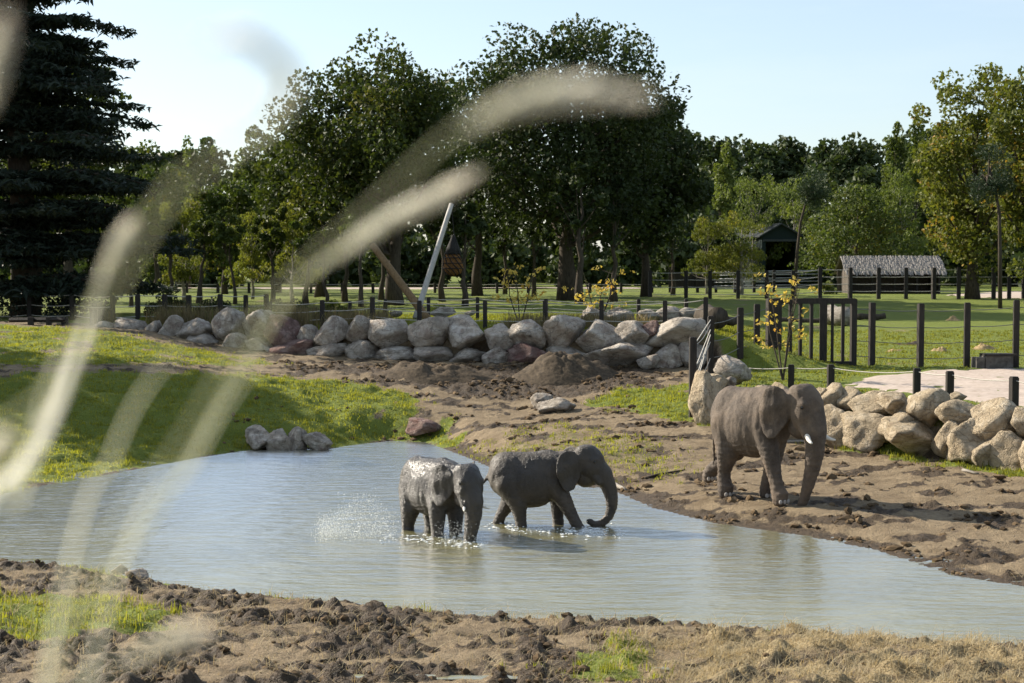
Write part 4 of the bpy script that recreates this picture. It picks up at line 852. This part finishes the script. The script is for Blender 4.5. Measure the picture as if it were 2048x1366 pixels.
def ear(bm, HM, side, flare, scale=.84, th=.014, sweep=0.0):
    n = len(EAR); front = []; back = []; c2 = (.11, -.02)
    def pt(a, b, o):
        a *= scale; b *= scale; q = a/.29
        y = .128+a*math.sin(flare)+.035*math.sin(q*2.6)-sweep*b+.012*math.sin(b*24+q*3); x = .075-a*math.cos(flare)+.02*b
        return HM @ Vector((x+o*math.sin(flare), side*(y+o*math.cos(flare)), -.015+b))
    rings = [[], []]
    for f in (1.0, .62, .28):
        for o, lst in ((th, rings[0]), (-th, rings[1])):
            lst.append([bm.verts.new(pt(c2[0]+(a-c2[0])*f, c2[1]+(b-c2[1])*f, o*(1.0 if f < 1 else .75))) for a, b in EAR])
    for lst, fl in ((rings[0], 1), (rings[1], -1)):
        for j in range(2):
            for k in range(n): bm.faces.new((lst[j][k], lst[j][(k+1) % n], lst[j+1][(k+1) % n], lst[j+1][k])[::fl])
        bm.faces.new(lst[2][::fl])
    for k in range(n): bm.faces.new((rings[0][0][k], rings[1][0][k], rings[1][0][(k+1) % n], rings[0][0][(k+1) % n]))
def elephant(label, S, loc, heading, legs, trunk, mat, head=(0, 0, 0), flare=(.5, .5), tail=None, tusk=None, belly=0.0, vox=.0122, hs=1.1, hz=0, lx=1, female=0, tusk_r=.024):
    """local frame: x forward, y left, z up, unit = shoulder height."""
    bm = bmesh.new()
    ell(bm, (-.255, 0, .70), (.235, .205, .265)); ell(bm, (-.02, 0, .655-belly*.3), (.36, .245, .275+belly*.3)); ell(bm, (.22, 0, .70), (.21, .20, .265))
    tcaps(bm, (-.30, 0, .79), (.24, 0, .815), .165, .165); ell(bm, (-.30, 0, .80), (.17, .13, .165)); ell(bm, (-.05, 0, .80), (.32, .13, .165)); ell(bm, (.17, 0, .83), (.17, .115, .165))     # hips, spine, withers
    tcaps(bm, (.26, 0, .79), (.46, 0, .82+hz), .185, .155)
    HP = Vector((.45, 0, .82+hz)); HM = Matrix.Translation(HP) @ Euler((head[2], head[1], head[0])).to_matrix().to_4x4() @ Matrix.Scale(hs, 4)
    def h(x, y, z): return HM @ Vector((x, y, z))
    hr = HM.to_quaternion()
    ell(bm, h(.15, 0, .05), (.155, .135, .155), hr, hs); ell(bm, h(.13, .05, .115), (.11, .075, .085), hr, hs); ell(bm, h(.13, -.05, .115), (.11, .075, .085), hr, hs)
    ell(bm, h(.235, 0, .015), (.095, .115, .14), hr, hs); ell(bm, h(.13, 0, -.13), (.115, .095, .10), hr, hs)
    for s in (-1, 1):
        ell(bm, h(.19, s*.085, -.02), (.10, .055, .10), hr, hs); ell(bm, h(.215, s*.105, .06), (.055, .035, .028), hr, hs); ell(bm, h(.20, s*.10, -.03), (.06, .04, .03), hr, hs)
        tcaps(bm, h(.20, s*.07, -.07), h(.27, s*.082, -.17), .06, .042)                   # tusk sheaths
        ear(bm, HM, s, flare[0] if s > 0 else flare[1])
    chain(bm, [((h(*p)), r_*(1+(hs-1)*.7)) for p, r_ in trunk])
    for lg in legs: chain(bm, lg)
    for lg in legs:
        (f, r_) = lg[-1]; f = Vector(f); tcaps(bm, f+Vector((.012, 0, .035)), f+Vector((.016, 0, -.028)), r_*1.0, r_*.35)
    if tail: chain(bm, tail)
    bmesh.ops.recalc_face_normals(bm, faces=bm.faces)
    me0 = bpy.data.meshes.new('tmp'); bm.to_mesh(me0); bm.free(); ob = bpy.data.objects.new('tmp', me0); C.objects.link(ob)
    md = ob.modifiers.new('r', 'REMESH'); md.mode = 'VOXEL'; md.voxel_size = vox; md.adaptivity = 0
    ms = ob.modifiers.new('s', 'SMOOTH'); ms.factor = .5; ms.iterations = 10
    dg = bpy.context.evaluated_depsgraph_get(); me = bpy.data.meshes.new_from_object(ob.evaluated_get(dg)); bpy.data.objects.remove(ob); bpy.data.meshes.remove(me0)
    b2 = bmesh.new(); b2.from_mesh(me); sel = [v for v in b2.verts if v.co.x < .19 and v.co.z > .40 and v.co.x > -.42]
    for k in range(28): bmesh.ops.smooth_vert(b2, verts=sel, factor=.5, use_axis_x=True, use_axis_y=True, use_axis_z=True)
    b2.to_mesh(me); b2.free(); me.update()
    # folds of skin
    n = len(me.vertices); co = np.empty(n*3, np.float32); me.vertices.foreach_get('co', co); co = co.reshape(-1, 3); no = np.empty(n*3, np.float32); me.vertices.foreach_get('normal', no); no = no.reshape(-1, 3)
    fold = .0075*fbm(co[:, 0]*13+co[:, 1]*5, co[:, 2]*5+co[:, 1]*9, 3, 401)+.0022*np.sin(co[:, 2]*150+4*fbm(co[:, 0]*6, co[:, 2]*6, 2, 411))*(co[:, 2] < .5)
    co = co+no*fold[:, None]
    co *= S; me.vertices.foreach_set('co', co.ravel()); me.update(); me.polygons.foreach_set('use_smooth', [True]*len(me.polygons))
    t = thing('elephant', loc, label, 'elephant'); t.rotation_euler = (0, 0, heading); t.scale = (lx, 1, 1)
    me.name = 'body'; me.materials.clear(); me.materials.append(M[mat]); link('body', me, None, t, local=True)
    for s in (-1, 1):
        e = h(.235, s*.128, .04)*S; bmm = bmesh.new(); bmesh.ops.create_uvsphere(bmm, u_segments=10, v_segments=8, radius=.014*S, matrix=Matrix.Translation(e)); m2 = bpy.data.meshes.new('eye'); bmm.to_mesh(m2); bmm.free(); link('eye', m2, M['eye'], t, local=True)
        if tusk:
            L, out, up = tusk; P = []
            for k in range(8):
                f = k/7; P.append(h(.265+L*f*.62, s*(.082+out*f), -.155-L*.55*f+up*f*f)*S)
            link('tusk', MB().tube(P, [tusk_r*S*(1-.72*(k/7)**1.5) for k in range(8)], 10).mesh('tusk', True), M['ivory'], t, local=True)
    for lg in legs:
        f, r_ = lg[-1]
        if f[2] > -.05 or True:
            for a in (-.85, -.3, .3, .85):
                c = Vector((f[0]+.012+math.cos(a)*r_*.96, f[1]+math.sin(a)*r_*.96, f[2]-.012))*S; bmm = bmesh.new(); bmesh.ops.create_uvsphere(bmm, u_segments=8, v_segments=6, radius=1, matrix=Matrix.Translation(c) @ Matrix.Rotation(a, 4, 'Z') @ Matrix.Diagonal((.010*S, .018*S, .020*S, 1))); m2 = bpy.data.meshes.new('toenail'); bmm.to_mesh(m2); bmm.free()
                if c.z > (.0 if loc[2] > 0 else .35): link('toenail', m2, M['nail'], t, local=True)
    if tail:
        e = Vector(tail[-1][0])*S; d = (Vector(tail[-1][0])-Vector(tail[-2][0])).normalized(); mb = MB(); rr = random.Random(3)
        for k in range(16): mb.tube([e-d*.02*S, e+d*.05*S+Vector((rr.uniform(-1, 1), rr.uniform(-1, 1), rr.uniform(-1, 1)))*.008*S, e+d*.11*S+Vector((rr.uniform(-1, 1), rr.uniform(-1, 1), rr.uniform(-1, 1)))*.02*S], [.004*S, .003*S, .001*S], 4)
        link('tail_tuft', mb.mesh('tail_tuft'), M['net'], t, local=True)
    return t
def leg(side, pts): return [((x, side*y, z), r_) for x, y, z, r_ in pts]
TR_HANG = [((.23, 0, -.01), .115), ((.285, 0, -.13), .10), ((.30, 0, -.27), .082), ((.285, 0, -.42), .066), ((.26, 0, -.56), .053), ((.225, 0, -.69), .043), ((.20, 0, -.775), .036)]
# adult, walking on the shore
elephant('largest elephant with tusks, dusty grey, walking on the muddy shore', 2.58, (5.42, 35.75, Hs(5.42, 35.75)+.015), R(-48),
 [leg(1, [(.21, .08, .64, .135), (.18, .10, .42, .094), (.12, .10, .22, .066), (.075, .10, .035, .074)]),
  leg(-1, [(.20, .08, .64, .135), (.31, .11, .42, .092), (.38, .11, .22, .064), (.44, .11, .035, .074)]),
  leg(-1, [(-.27, .08, .64, .165), (-.22, .115, .40, .11), (-.27, .115, .20, .063), (-.245, .115, .035, .073)]),
  leg(1, [(-.27, .08, .64, .165), (-.30, .09, .40, .105), (-.45, .06, .27, .066), (-.585, .04, .19, .062), (-.63, .04, .125, .066)])],
 [((.23, 0, -.01), .118), ((.285, 0, -.13), .105), ((.305, 0, -.27), .085), ((.295, 0, -.42), .068), ((.27, 0, -.56), .055), ((.235, 0, -.68), .045), ((.20, 0, -.78), .036)],
 'skin_dry', head=(R(2), R(6), 0), flare=(.16, .16), tail=[((-.46, 0, .72), .028), ((-.515, 0, .60), .022), ((-.52, 0, .42), .016), ((-.515, 0, .30), .012)], tusk=(.20, .07, .06), belly=.05, lx=.87, tusk_r=.026)
# young one in side view
elephant('young elephant striding through the pond, trunk curled under, tail out', 1.90, (.42, 33.6, -.27), R(-4),
 [leg(-1, [(.24, .08, .62, .135), (.36, .10, .44, .095), (.46, .10, .25, .066), (.575, .10, .03, .07)]),
  leg(1, [(.22, .08, .62, .13), (.285, .10, .42, .09), (.285, .10, .22, .064), (.30, .10, .03, .07)]),
  leg(-1, [(-.26, .08, .62, .165), (-.15, .11, .41, .11), (-.12, .11, .22, .065), (-.10, .11, .03, .072)]),
  leg(1, [(-.27, .08, .62, .16), (-.24, .11, .42, .105), (-.35, .11, .24, .063), (-.42, .11, .05, .07)])],
 [((.22, 0, .0), .118), ((.30, 0, -.10), .105), ((.355, 0, -.215), .084), ((.385, 0, -.33), .068), ((.385, 0, -.44), .057), ((.35, 0, -.535), .049), ((.28, 0, -.60), .042), ((.20, 0, -.605), .037), ((.15, 0, -.575), .033)],
 'skin_damp', belly=.07, head=(R(-3), R(-2), 0), flare=(.5, .45), tail=[((-.45, 0, .74), .026), ((-.50, -.01, .67), .02), ((-.57, -.02, .57), .014), ((-.63, -.03, .50), .011)])
# wet one with small tusks
elephant('wet glossy young elephant with small tusks standing in the pond, trunk down', 1.93, (-1.62, 32.75, -.33), R(-52),
 [leg(1, [(.21, .08, .62, .135), (.23, .12, .42, .096), (.24, .12, .22, .07), (.25, .12, .03, .075)]),
  leg(-1, [(.21, .08, .62, .135), (.24, .12, .42, .096), (.24, .12, .22, .07), (.25, .12, .03, .075)]),
  leg(-1, [(-.27, .08, .62, .165), (-.25, .13, .41, .112), (-.29, .13, .22, .07), (-.28, .13, .03, .075)]),
  leg(1, [(-.27, .08, .62, .16), (-.20, .12, .41, .12), (-.20, .12, .22, .082), (-.18, .12, .03, .08)])],
 [((.23, 0, -.01), .115), ((.285, 0, -.13), .102), ((.30, 0, -.26), .084), ((.29, 0, -.40), .070), ((.27, 0, -.53), .060), ((.25, 0, -.65), .052), ((.24, 0, -.76), .044)],
 'skin_wet', hz=-.05, head=(R(-4), R(8), 0), flare=(.3, .2), tail=[((-.45, 0, .72), .026), ((-.50, 0, .58), .02), ((-.505, 0, .42), .014)], tusk=(.15, .06, .05), belly=.07, tusk_r=.018)
# ------------------------------------------------------------------ grass, clods, weeds, foam, plume grass
def blades(X, Y, n_bl, hgt, wid, seed, spread=.05, lean=.5, Z=None):
    r = np.random.default_rng(seed); n = len(X); hgt = np.broadcast_to(hgt, (n,)); Z = H(X, Y) if Z is None else Z
    i = np.repeat(np.arange(n), n_bl); m = len(i)
    bx = X[i]+r.normal(size=m)*spread; by = Y[i]+r.normal(size=m)*spread; bz = Z[i]-.015
    a = r.uniform(0, 2*np.pi, m); h = hgt[i]*r.uniform(.5, 1.15, m); ln = h*lean*np.abs(r.normal(size=m)); w_ = wid*r.uniform(.7, 1.3, m)
    px, py = np.cos(a), np.sin(a); qx, qy = -py, px
    V = np.empty((m, 5, 3))
    for k, (s, f, wv) in enumerate(((-1, 0, 1), (1, 0, 1), (1, .55, .75), (-1, .55, .75), (0, 1, 0))):
        V[:, k, 0] = bx+qx*s*w_*wv*.5+px*ln*f*f; V[:, k, 1] = by+qy*s*w_*wv*.5+py*ln*f*f; V[:, k, 2] = bz+h*f*(1-.2*f*np.minimum(1, ln/np.maximum(h, 1e-4)))
    V = V.reshape(-1, 3); b5 = np.arange(m)[:, None]*5
    T3 = np.concatenate([b5+np.array([[0, 1, 2]]), b5+np.array([[0, 2, 3]]), b5+np.array([[3, 2, 4]])], 0)
    var = np.repeat(np.clip(r.normal(.45, .2, n)[i]+r.normal(size=m)*.12, 0, 1), 5)
    return V, T3, var
def scatter(n, x0, x1, y0, y1, fn, seed):
    r = np.random.default_rng(seed); X = r.uniform(x0, x1, n); Y = r.uniform(y0, y1, n); k = r.random(n) < fn(X, Y); return X[k], Y[k]
def in_view(X, Y): return np.abs(X) < .36*Y+1.2
def gz(X, Y): return zones(X, Y)[0]*(sdist(X, Y, POND) > .12)*in_view(X, Y)
def grass(name, n, box, h, wd, nb, seed, label, fn=gz, mat='grass', hvar=.5, lean=.5, spread=.06):
    X, Y = scatter(n, *box, fn, seed); pn = fbm(X*1.3, Y*1.3, 3, seed+3); hh = h*np.clip(1+hvar*2*pn, .35, 2)
    V, F, var = blades(X, Y, nb, hh, wd, seed, spread, lean)
    return stuff(link(name, np_mesh(name, V, F, {'var': var}), M[mat]), label, 'grass')
lower = lambda X, Y: gz(X, Y)*(sdist(X, Y, UPPER) > .1)
upper = lambda X, Y: gz(X, Y)*(sdist(X, Y, UPPER) < -.35)*(sdist(X, Y, PATH1) > .1)*(sdist(X, Y, PATH2) > .2)
grass('bank_grass', 62000, (-21, 8, 36, 63), .10, .022, 4, 501, 'short sunlit grass on the pond bank and meadow', lower)
grass('strip_grass', 9000, (6, 16, 33, 46), .14, .02, 5, 506, 'lush grass strip at the foot of the tan boulder wall', lambda X, Y: lower(X, Y)*(X > 6))
grass('terrace_grass', 14000, (-16, 10, 57, 76), .13, .026, 4, 511, 'rough grass on the terrace behind the boulder wall', upper)
grass('paddock_grass', 22000, (4, 26, 40, 78), .085, .028, 4, 521, 'bright mown grass of the paddock round the gate', upper)
nb = lambda X, Y: gz(X, Y)
grass('near_grass', 15000, (-10, 9, 18.5, 31), .12, .014, 6, 531, 'green grass tufts growing out of the near mud', nb, hvar=.6)
sw = lambda X, Y: .6*zones(X, Y)[2]*(sdist(X, Y, POND) > .3)*in_view(X, Y)*(Y < 27)
grass('dry_grass', 15000, (-1, 10.5, 18.3, 27), .11, .010, 8, 541, 'matted dry straw-coloured grass on the near bank', sw, 'dry', .8, 1.7, .09)
grass('dry_stalks', 3200, (-10, 10, 18.5, 28), .16, .008, 5, 546, 'scattered dead grass stalks on the near mud', lambda X, Y: (sdist(X, Y, POND) > .3)*in_view(X, Y)*.7, 'dry', .5, 2.2, .1)
wd_ = lambda X, Y: (fbm(X*.5, Y*.5, 3, 551) > .02)*(sdist(X, Y, UPPER) < -.5)
grass('weeds', 1500, (-15, -5, 60, 68), .75, .03, 9, 552, 'tall dark weeds along the terrace fence by the bushes', wd_, 'weed', .4, .35, .16)
grass('weeds', 800, (-.2, 5.2, 58.6, 62), .62, .022, 10, 553, 'dry brown weeds round the saplings on the terrace', wd_, 'weed', .4, .35, .16)
# mud clods
def clods(name, n, box, fn, s0, s1, seed, label, mat='clod', sub=2):
    X, Y = scatter(n, *box, fn, seed); r = np.random.default_rng(seed+1); Z = H(X, Y); pm = []
    for k in range(6):
        b_m = bmesh.new(); bmesh.ops.create_icosphere(b_m, subdivisions=sub, radius=1); co = np.array([v.co for v in b_m.verts]); fs = np.array([[v.index for v in f_.verts] for f_ in b_m.faces]); b_m.free(); a1, a2 = r.normal(size=3), r.normal(size=3); co = co*r.uniform(.85, 1.12, (len(co), 1))*(1+.17*np.sin(co @ a1*1.6+k)+.10*np.sin(co @ a2*2.6+2*k))[:, None]; pm.append((co, fs))
    Vs = []; Fs = []; o = 0
    for x, y, z in zip(X, Y, Z):
        co, fs = pm[r.integers(6)]; s = s0+(s1-s0)*r.random()**2.5; a = r.uniform(0, 6.28); c_, s_ = math.cos(a), math.sin(a)
        q = co*np.array((s*r.uniform(.8, 1.7), s, s*r.uniform(.45, .85))); Vs.append(np.c_[q[:, 0]*c_-q[:, 1]*s_+x, q[:, 0]*s_+q[:, 1]*c_+y, q[:, 2]+z+s*.15]); Fs.append(fs+o); o += len(co)
    return stuff(link(name, np_mesh(name, np.concatenate(Vs), np.concatenate(Fs), None, False), M[mat]), label, 'mud')
mudp = lambda X, Y: zones(X, Y)[1]*(sdist(X, Y, POND) > .1)*in_view(X, Y)*np.clip(.25+1.6*fbm(X*.8, Y*.8, 3, 601), 0, 1)
clods('mud_clods', 17000, (-10, 9.5, 18.6, 31), mudp, .012, .075, 611, 'broken clods of drying mud on the near bank', sub=1)
clods('mud_clods', 42000, (-9, 13, 27.5, 58), lambda X, Y: mudp(X, Y)*(Y > 29), .02, .11, 621, 'trampled lumps of mud on the far shore', sub=1)
# sticks
for k, (a, b, r_, lb) in enumerate((((640,1322), (760,1297), .018, 'bent dead branch lying on the near mud'), ((1372,1338), (1425,1322), .02, 'short dark stick on the dry near bank'), ((1667,1264), (1692,1272), .016, 'tiny dark stick poking over the near waterline'),
    ((560,1330), (640,1362), .014, 'thin curved twig on the near mud'), ((1275,872), (1380,876), .03, 'long thin branch lying on the bare shore'), ((1290,957), (1370,942), .03, 'thin branch on the shore behind the striding elephant'), ((1925,942), (1958,948), .045, 'pale broken stick at the end of the grass strip'), ((1228,972), (1252,985), .07, 'pale driftwood piece at the waterline by the trunk'), ((1572,884), (1660,884), .05, 'pale straight pole on the ground behind the largest elephant'))):
    p = G(*a); q = G(*b); m = (p+q)/2; pts = [p, p+(q-p)*.33+np.array((0, .05, .03)), p+(q-p)*.7+np.array((0, -.04, .02)), q]
    pts = [np.array((x, y, Hs(x, y)+r_*.8+(.05 if k == 2 and j == 0 else 0))) for j, (x, y, z) in enumerate(pts)]
    one('stick', MB().tube(pts, [r_, r_*.9, r_*.7, r_*.4], 6).mesh('stick', True), M['bark_light'] if k in (6, 7, 8) else M['bark'], pts[0], lb, 'stick')
# foam and spray round the wading elephants
def foam():
    r = np.random.default_rng(701); Vs = []; Fs = []; o = 0; A = np.arange(7)*2*np.pi/7
    def ring(cx, cy, rad, n, sx=.05):
        nonlocal o
        for k in range(n):
            a = r.uniform(0, 6.28); q = rad*(1+.5*r.normal()**2*.5); x = cx+q*math.cos(a)+r.normal()*.03; y = cy+q*math.sin(a)*1.2+r.normal()*.05; s = sx*r.uniform(.25, 1.0)
            P = np.c_[x+s*1.6*np.cos(A)*r.uniform(.6, 1.2, 7), y+s*np.sin(A)*r.uniform(.6, 1.2, 7), .012+.006*r.random()+0*A]; Vs.append(np.r_[P, [[x, y, .03]]]); Fs.append(np.array([[o+j, o+(j+1) % 7, o+7] for j in range(7)])); o += 8
    for px, py, q in ((795,1076,.2), (838,1076,.2), (880,1083,.24), (935,1092,.2), (1000,1052,.22), (1040,1058,.22), (1118,1064,.24), (1168,1064,.3), (905,1072,.2)):
        p = PZ(px, py, 0); ring(p[0], p[1], q, 26, .035)
    for k in range(70):
        p = PZ(r.uniform(1010, 1250), 1066+r.normal()*9, 0); ring(p[0], p[1], .06, 1, .032)
    for k in range(70):
        p = PZ(640+150*r.random()**.7, 1040+r.normal()*26, 0); ring(p[0], p[1], .08, 1, .025)
    stuff(link('foam', np_mesh('foam', np.concatenate(Vs), np.concatenate(Fs)), M['foam']), 'white foam flecks round the legs of the wading elephants', 'foam')
    # flying drops left of the wet elephant
    D = np.array([(1, 0, 0), (-1, 0, 0), (0, 1, 0), (0, -1, 0), (0, 0, 1), (0, 0, -1)], float); TF = np.array([(0, 2, 4), (2, 1, 4), (1, 3, 4), (3, 0, 4), (2, 0, 5), (1, 2, 5), (3, 1, 5), (0, 3, 5)]); Vs = []; Fs = []
    c = PZ(790, 1072, 0)
    for k in range(9000):
        f = r.random()**.8; x = c[0]-1.55*f+.08*r.normal(); y = c[1]+.35*r.normal(); hmax = .75*math.sin(min(1, f*1.1+.12)*math.pi*.85)+.05; z = hmax*r.random()**1.5+.01; s = .002+.008*r.random()**4
        Vs.append(D*s+np.array((x, y, z))); Fs.append(TF+k*6)
    for k in range(900):
        p = PZ(r.uniform(880, 960), 1083, 0); Vs.append(D*(.003+.006*r.random()**3)+np.array((p[0]+r.normal()*.1, p[1]+r.normal()*.15, .4*r.random()**2))); Fs.append(TF+(9000+k)*6)
    stuff(link('water_spray', np_mesh('water_spray', np.concatenate(Vs), np.concatenate(Fs), None, True), M['foam']), 'spray of water drops thrown up behind the wet elephant', 'spray')
foam()
# plume grass growing at the viewpoint, far out of focus
def plume_plant(root, stems, label, seed):
    r = np.random.default_rng(seed); root = np.array(root, float); root[2] = Hs(root[0], root[1]); t = thing('plume_grass', root, label, 'grass plant')
    for px, d, wid, hs in stems:          # px: pixel path, last hs points carry the seed head
        P = [PD(u, v, d) for u, v in px]; q = P[0]; st = [root+r.normal(size=3)*np.array((.05, .05, 0)), root*.55+q*.45+np.array((0, 0, .12))]+P
        st = catmull(st, 6)
        link('stalk', MB().tube(st, [.0010*(1-.6*k/len(st))+.0004 for k in range(len(st))], 5).mesh('stalk', True), M['blade'], t)
        if hs == 0: continue
        hd = catmull(P[-hs:], 14); n = len(hd); Vs = []; Fs = []; var = []; o = 0
        for k in range(int(n*10)):
            f = .5*(r.random()+r.random()**.9); i = min(n-2, int(f*(n-1))); a = hd[i]+(hd[i+1]-hd[i])*(f*(n-1)-i); tg = hd[i+1]-hd[i]; tg /= np.linalg.norm(tg); e = r.normal(size=3); e -= tg*e.dot(tg); e /= np.linalg.norm(e)
            L = wid*(.15+.85*math.sin(math.pi*min(1, .04+f*.92)))*r.uniform(.5, 1.1); tip = a+e*L*.55+tg*L*.8; sd2 = np.cross(e, tg)*.0011
            Vs += [a-sd2, a+sd2, (a+tip)/2+sd2*1.3+e*L*.06, (a+tip)/2-sd2*1.3+e*L*.06, tip]; Fs += [(o, o+1, o+2), (o, o+2, o+3), (o+3, o+2, o+4)]; o += 5; var += [np.clip(.2+.75*f+.15*r.normal(), 0, 1)]*5
        link('seed_head', np_mesh('seed_head', np.array(Vs), np.array(Fs), {'var': np.array(var)}), M['plume'], t)
    return t
def catmull(P, m):
    P = [np.array(p, float) for p in P]; Q = [2*P[0]-P[1]]+P+[2*P[-1]-P[-2]]; out = []
    for i in range(1, len(Q)-2):
        for t in np.linspace(0, 1, m, endpoint=False):
            a, b, c, d = Q[i-1], Q[i], Q[i+1], Q[i+2]; out.append(.5*((2*b)+(c-a)*t+(2*a-5*b+4*c-d)*t*t+(3*b-a-3*c+d)*t**3))
    return out+[P[-1]]
def leaf_blade(t, px, d, wid, mat='blade'):
    P = catmull([np.array(t.location)+np.array((0, 0, .0))]+[PD(u, v, d) for u, v in px], 8); V = []; F = []; n = len(P)
    for k, p in enumerate(P): w_ = wid*(1-(k/(n-1))**2.5)*.5+.0003; V += [p+np.array((-w_, 0, w_*.35)), p+np.array((0, .0015, 0)), p+np.array((w_, 0, -w_*.35))]
    for k in range(n-1): F += [(k*3, k*3+1, k*3+4, k*3+3), (k*3+1, k*3+2, k*3+5, k*3+4)]
    me = MB().add(V, F).mesh('blade', True); at = me.attributes.new('var', 'FLOAT_COLOR', 'POINT'); at.data.foreach_set('color', np.tile((.8, .8, .8, 1), n*3).astype(np.float32)); link('blade', me, M[mat], t)
pa = plume_plant((-.55, .95, 4), [
    ([(-160, 1450), (40, 960), (130, 740), (195, 575), (232, 500), (272, 432)], 1.2, .013, 3),
    ([(40, 1500), (330, 1000), (480, 740), (610, 555), (740, 465), (860, 400), (965, 338)], 1.2, .017, 4),
    ([(-200, 1250), (-60, 1000), (-25, 930), (15, 880)], 1.0, .02, 3)], 'pale plume grass with upright seed heads close to the viewpoint', 21)
leaf_blade(pa, [(-200, 1500), (70, 900), (150, 720), (205, 550)], 1.2, .011, 'plume')
leaf_blade(pa, [(60, 1500), (230, 900), (355, 690)], 1.1, .002); leaf_blade(pa, [(140, 1500), (390, 920), (535, 690)], 1.1, .002)
leaf_blade(pa, [(-100, 1400), (40, 1000), (95, 780), (130, 700)], 1.0, .003)
pb = plume_plant((-.42, .72, 4), [
    ([(60, 1500), (380, 860), (560, 590), (760, 400), (900, 270), (1010, 215), (1160, 185), (1320, 195)], .85, .017, 4),
    ([(-150, 1300), (120, 760), (330, 400), (420, 330), (540, 235), (570, 150), (490, 75), (390, 85)], .7, .009, 5),
    ([(-200, 1700), (60, 1420), (230, 1330), (330, 1290), (430, 1262)], .95, .015, 3),
    ([(-150, 600), (-60, 300), (-20, 150), (10, 20)], .8, .014, 3)], 'arching plume grass with nodding seed heads close to the viewpoint', 22)
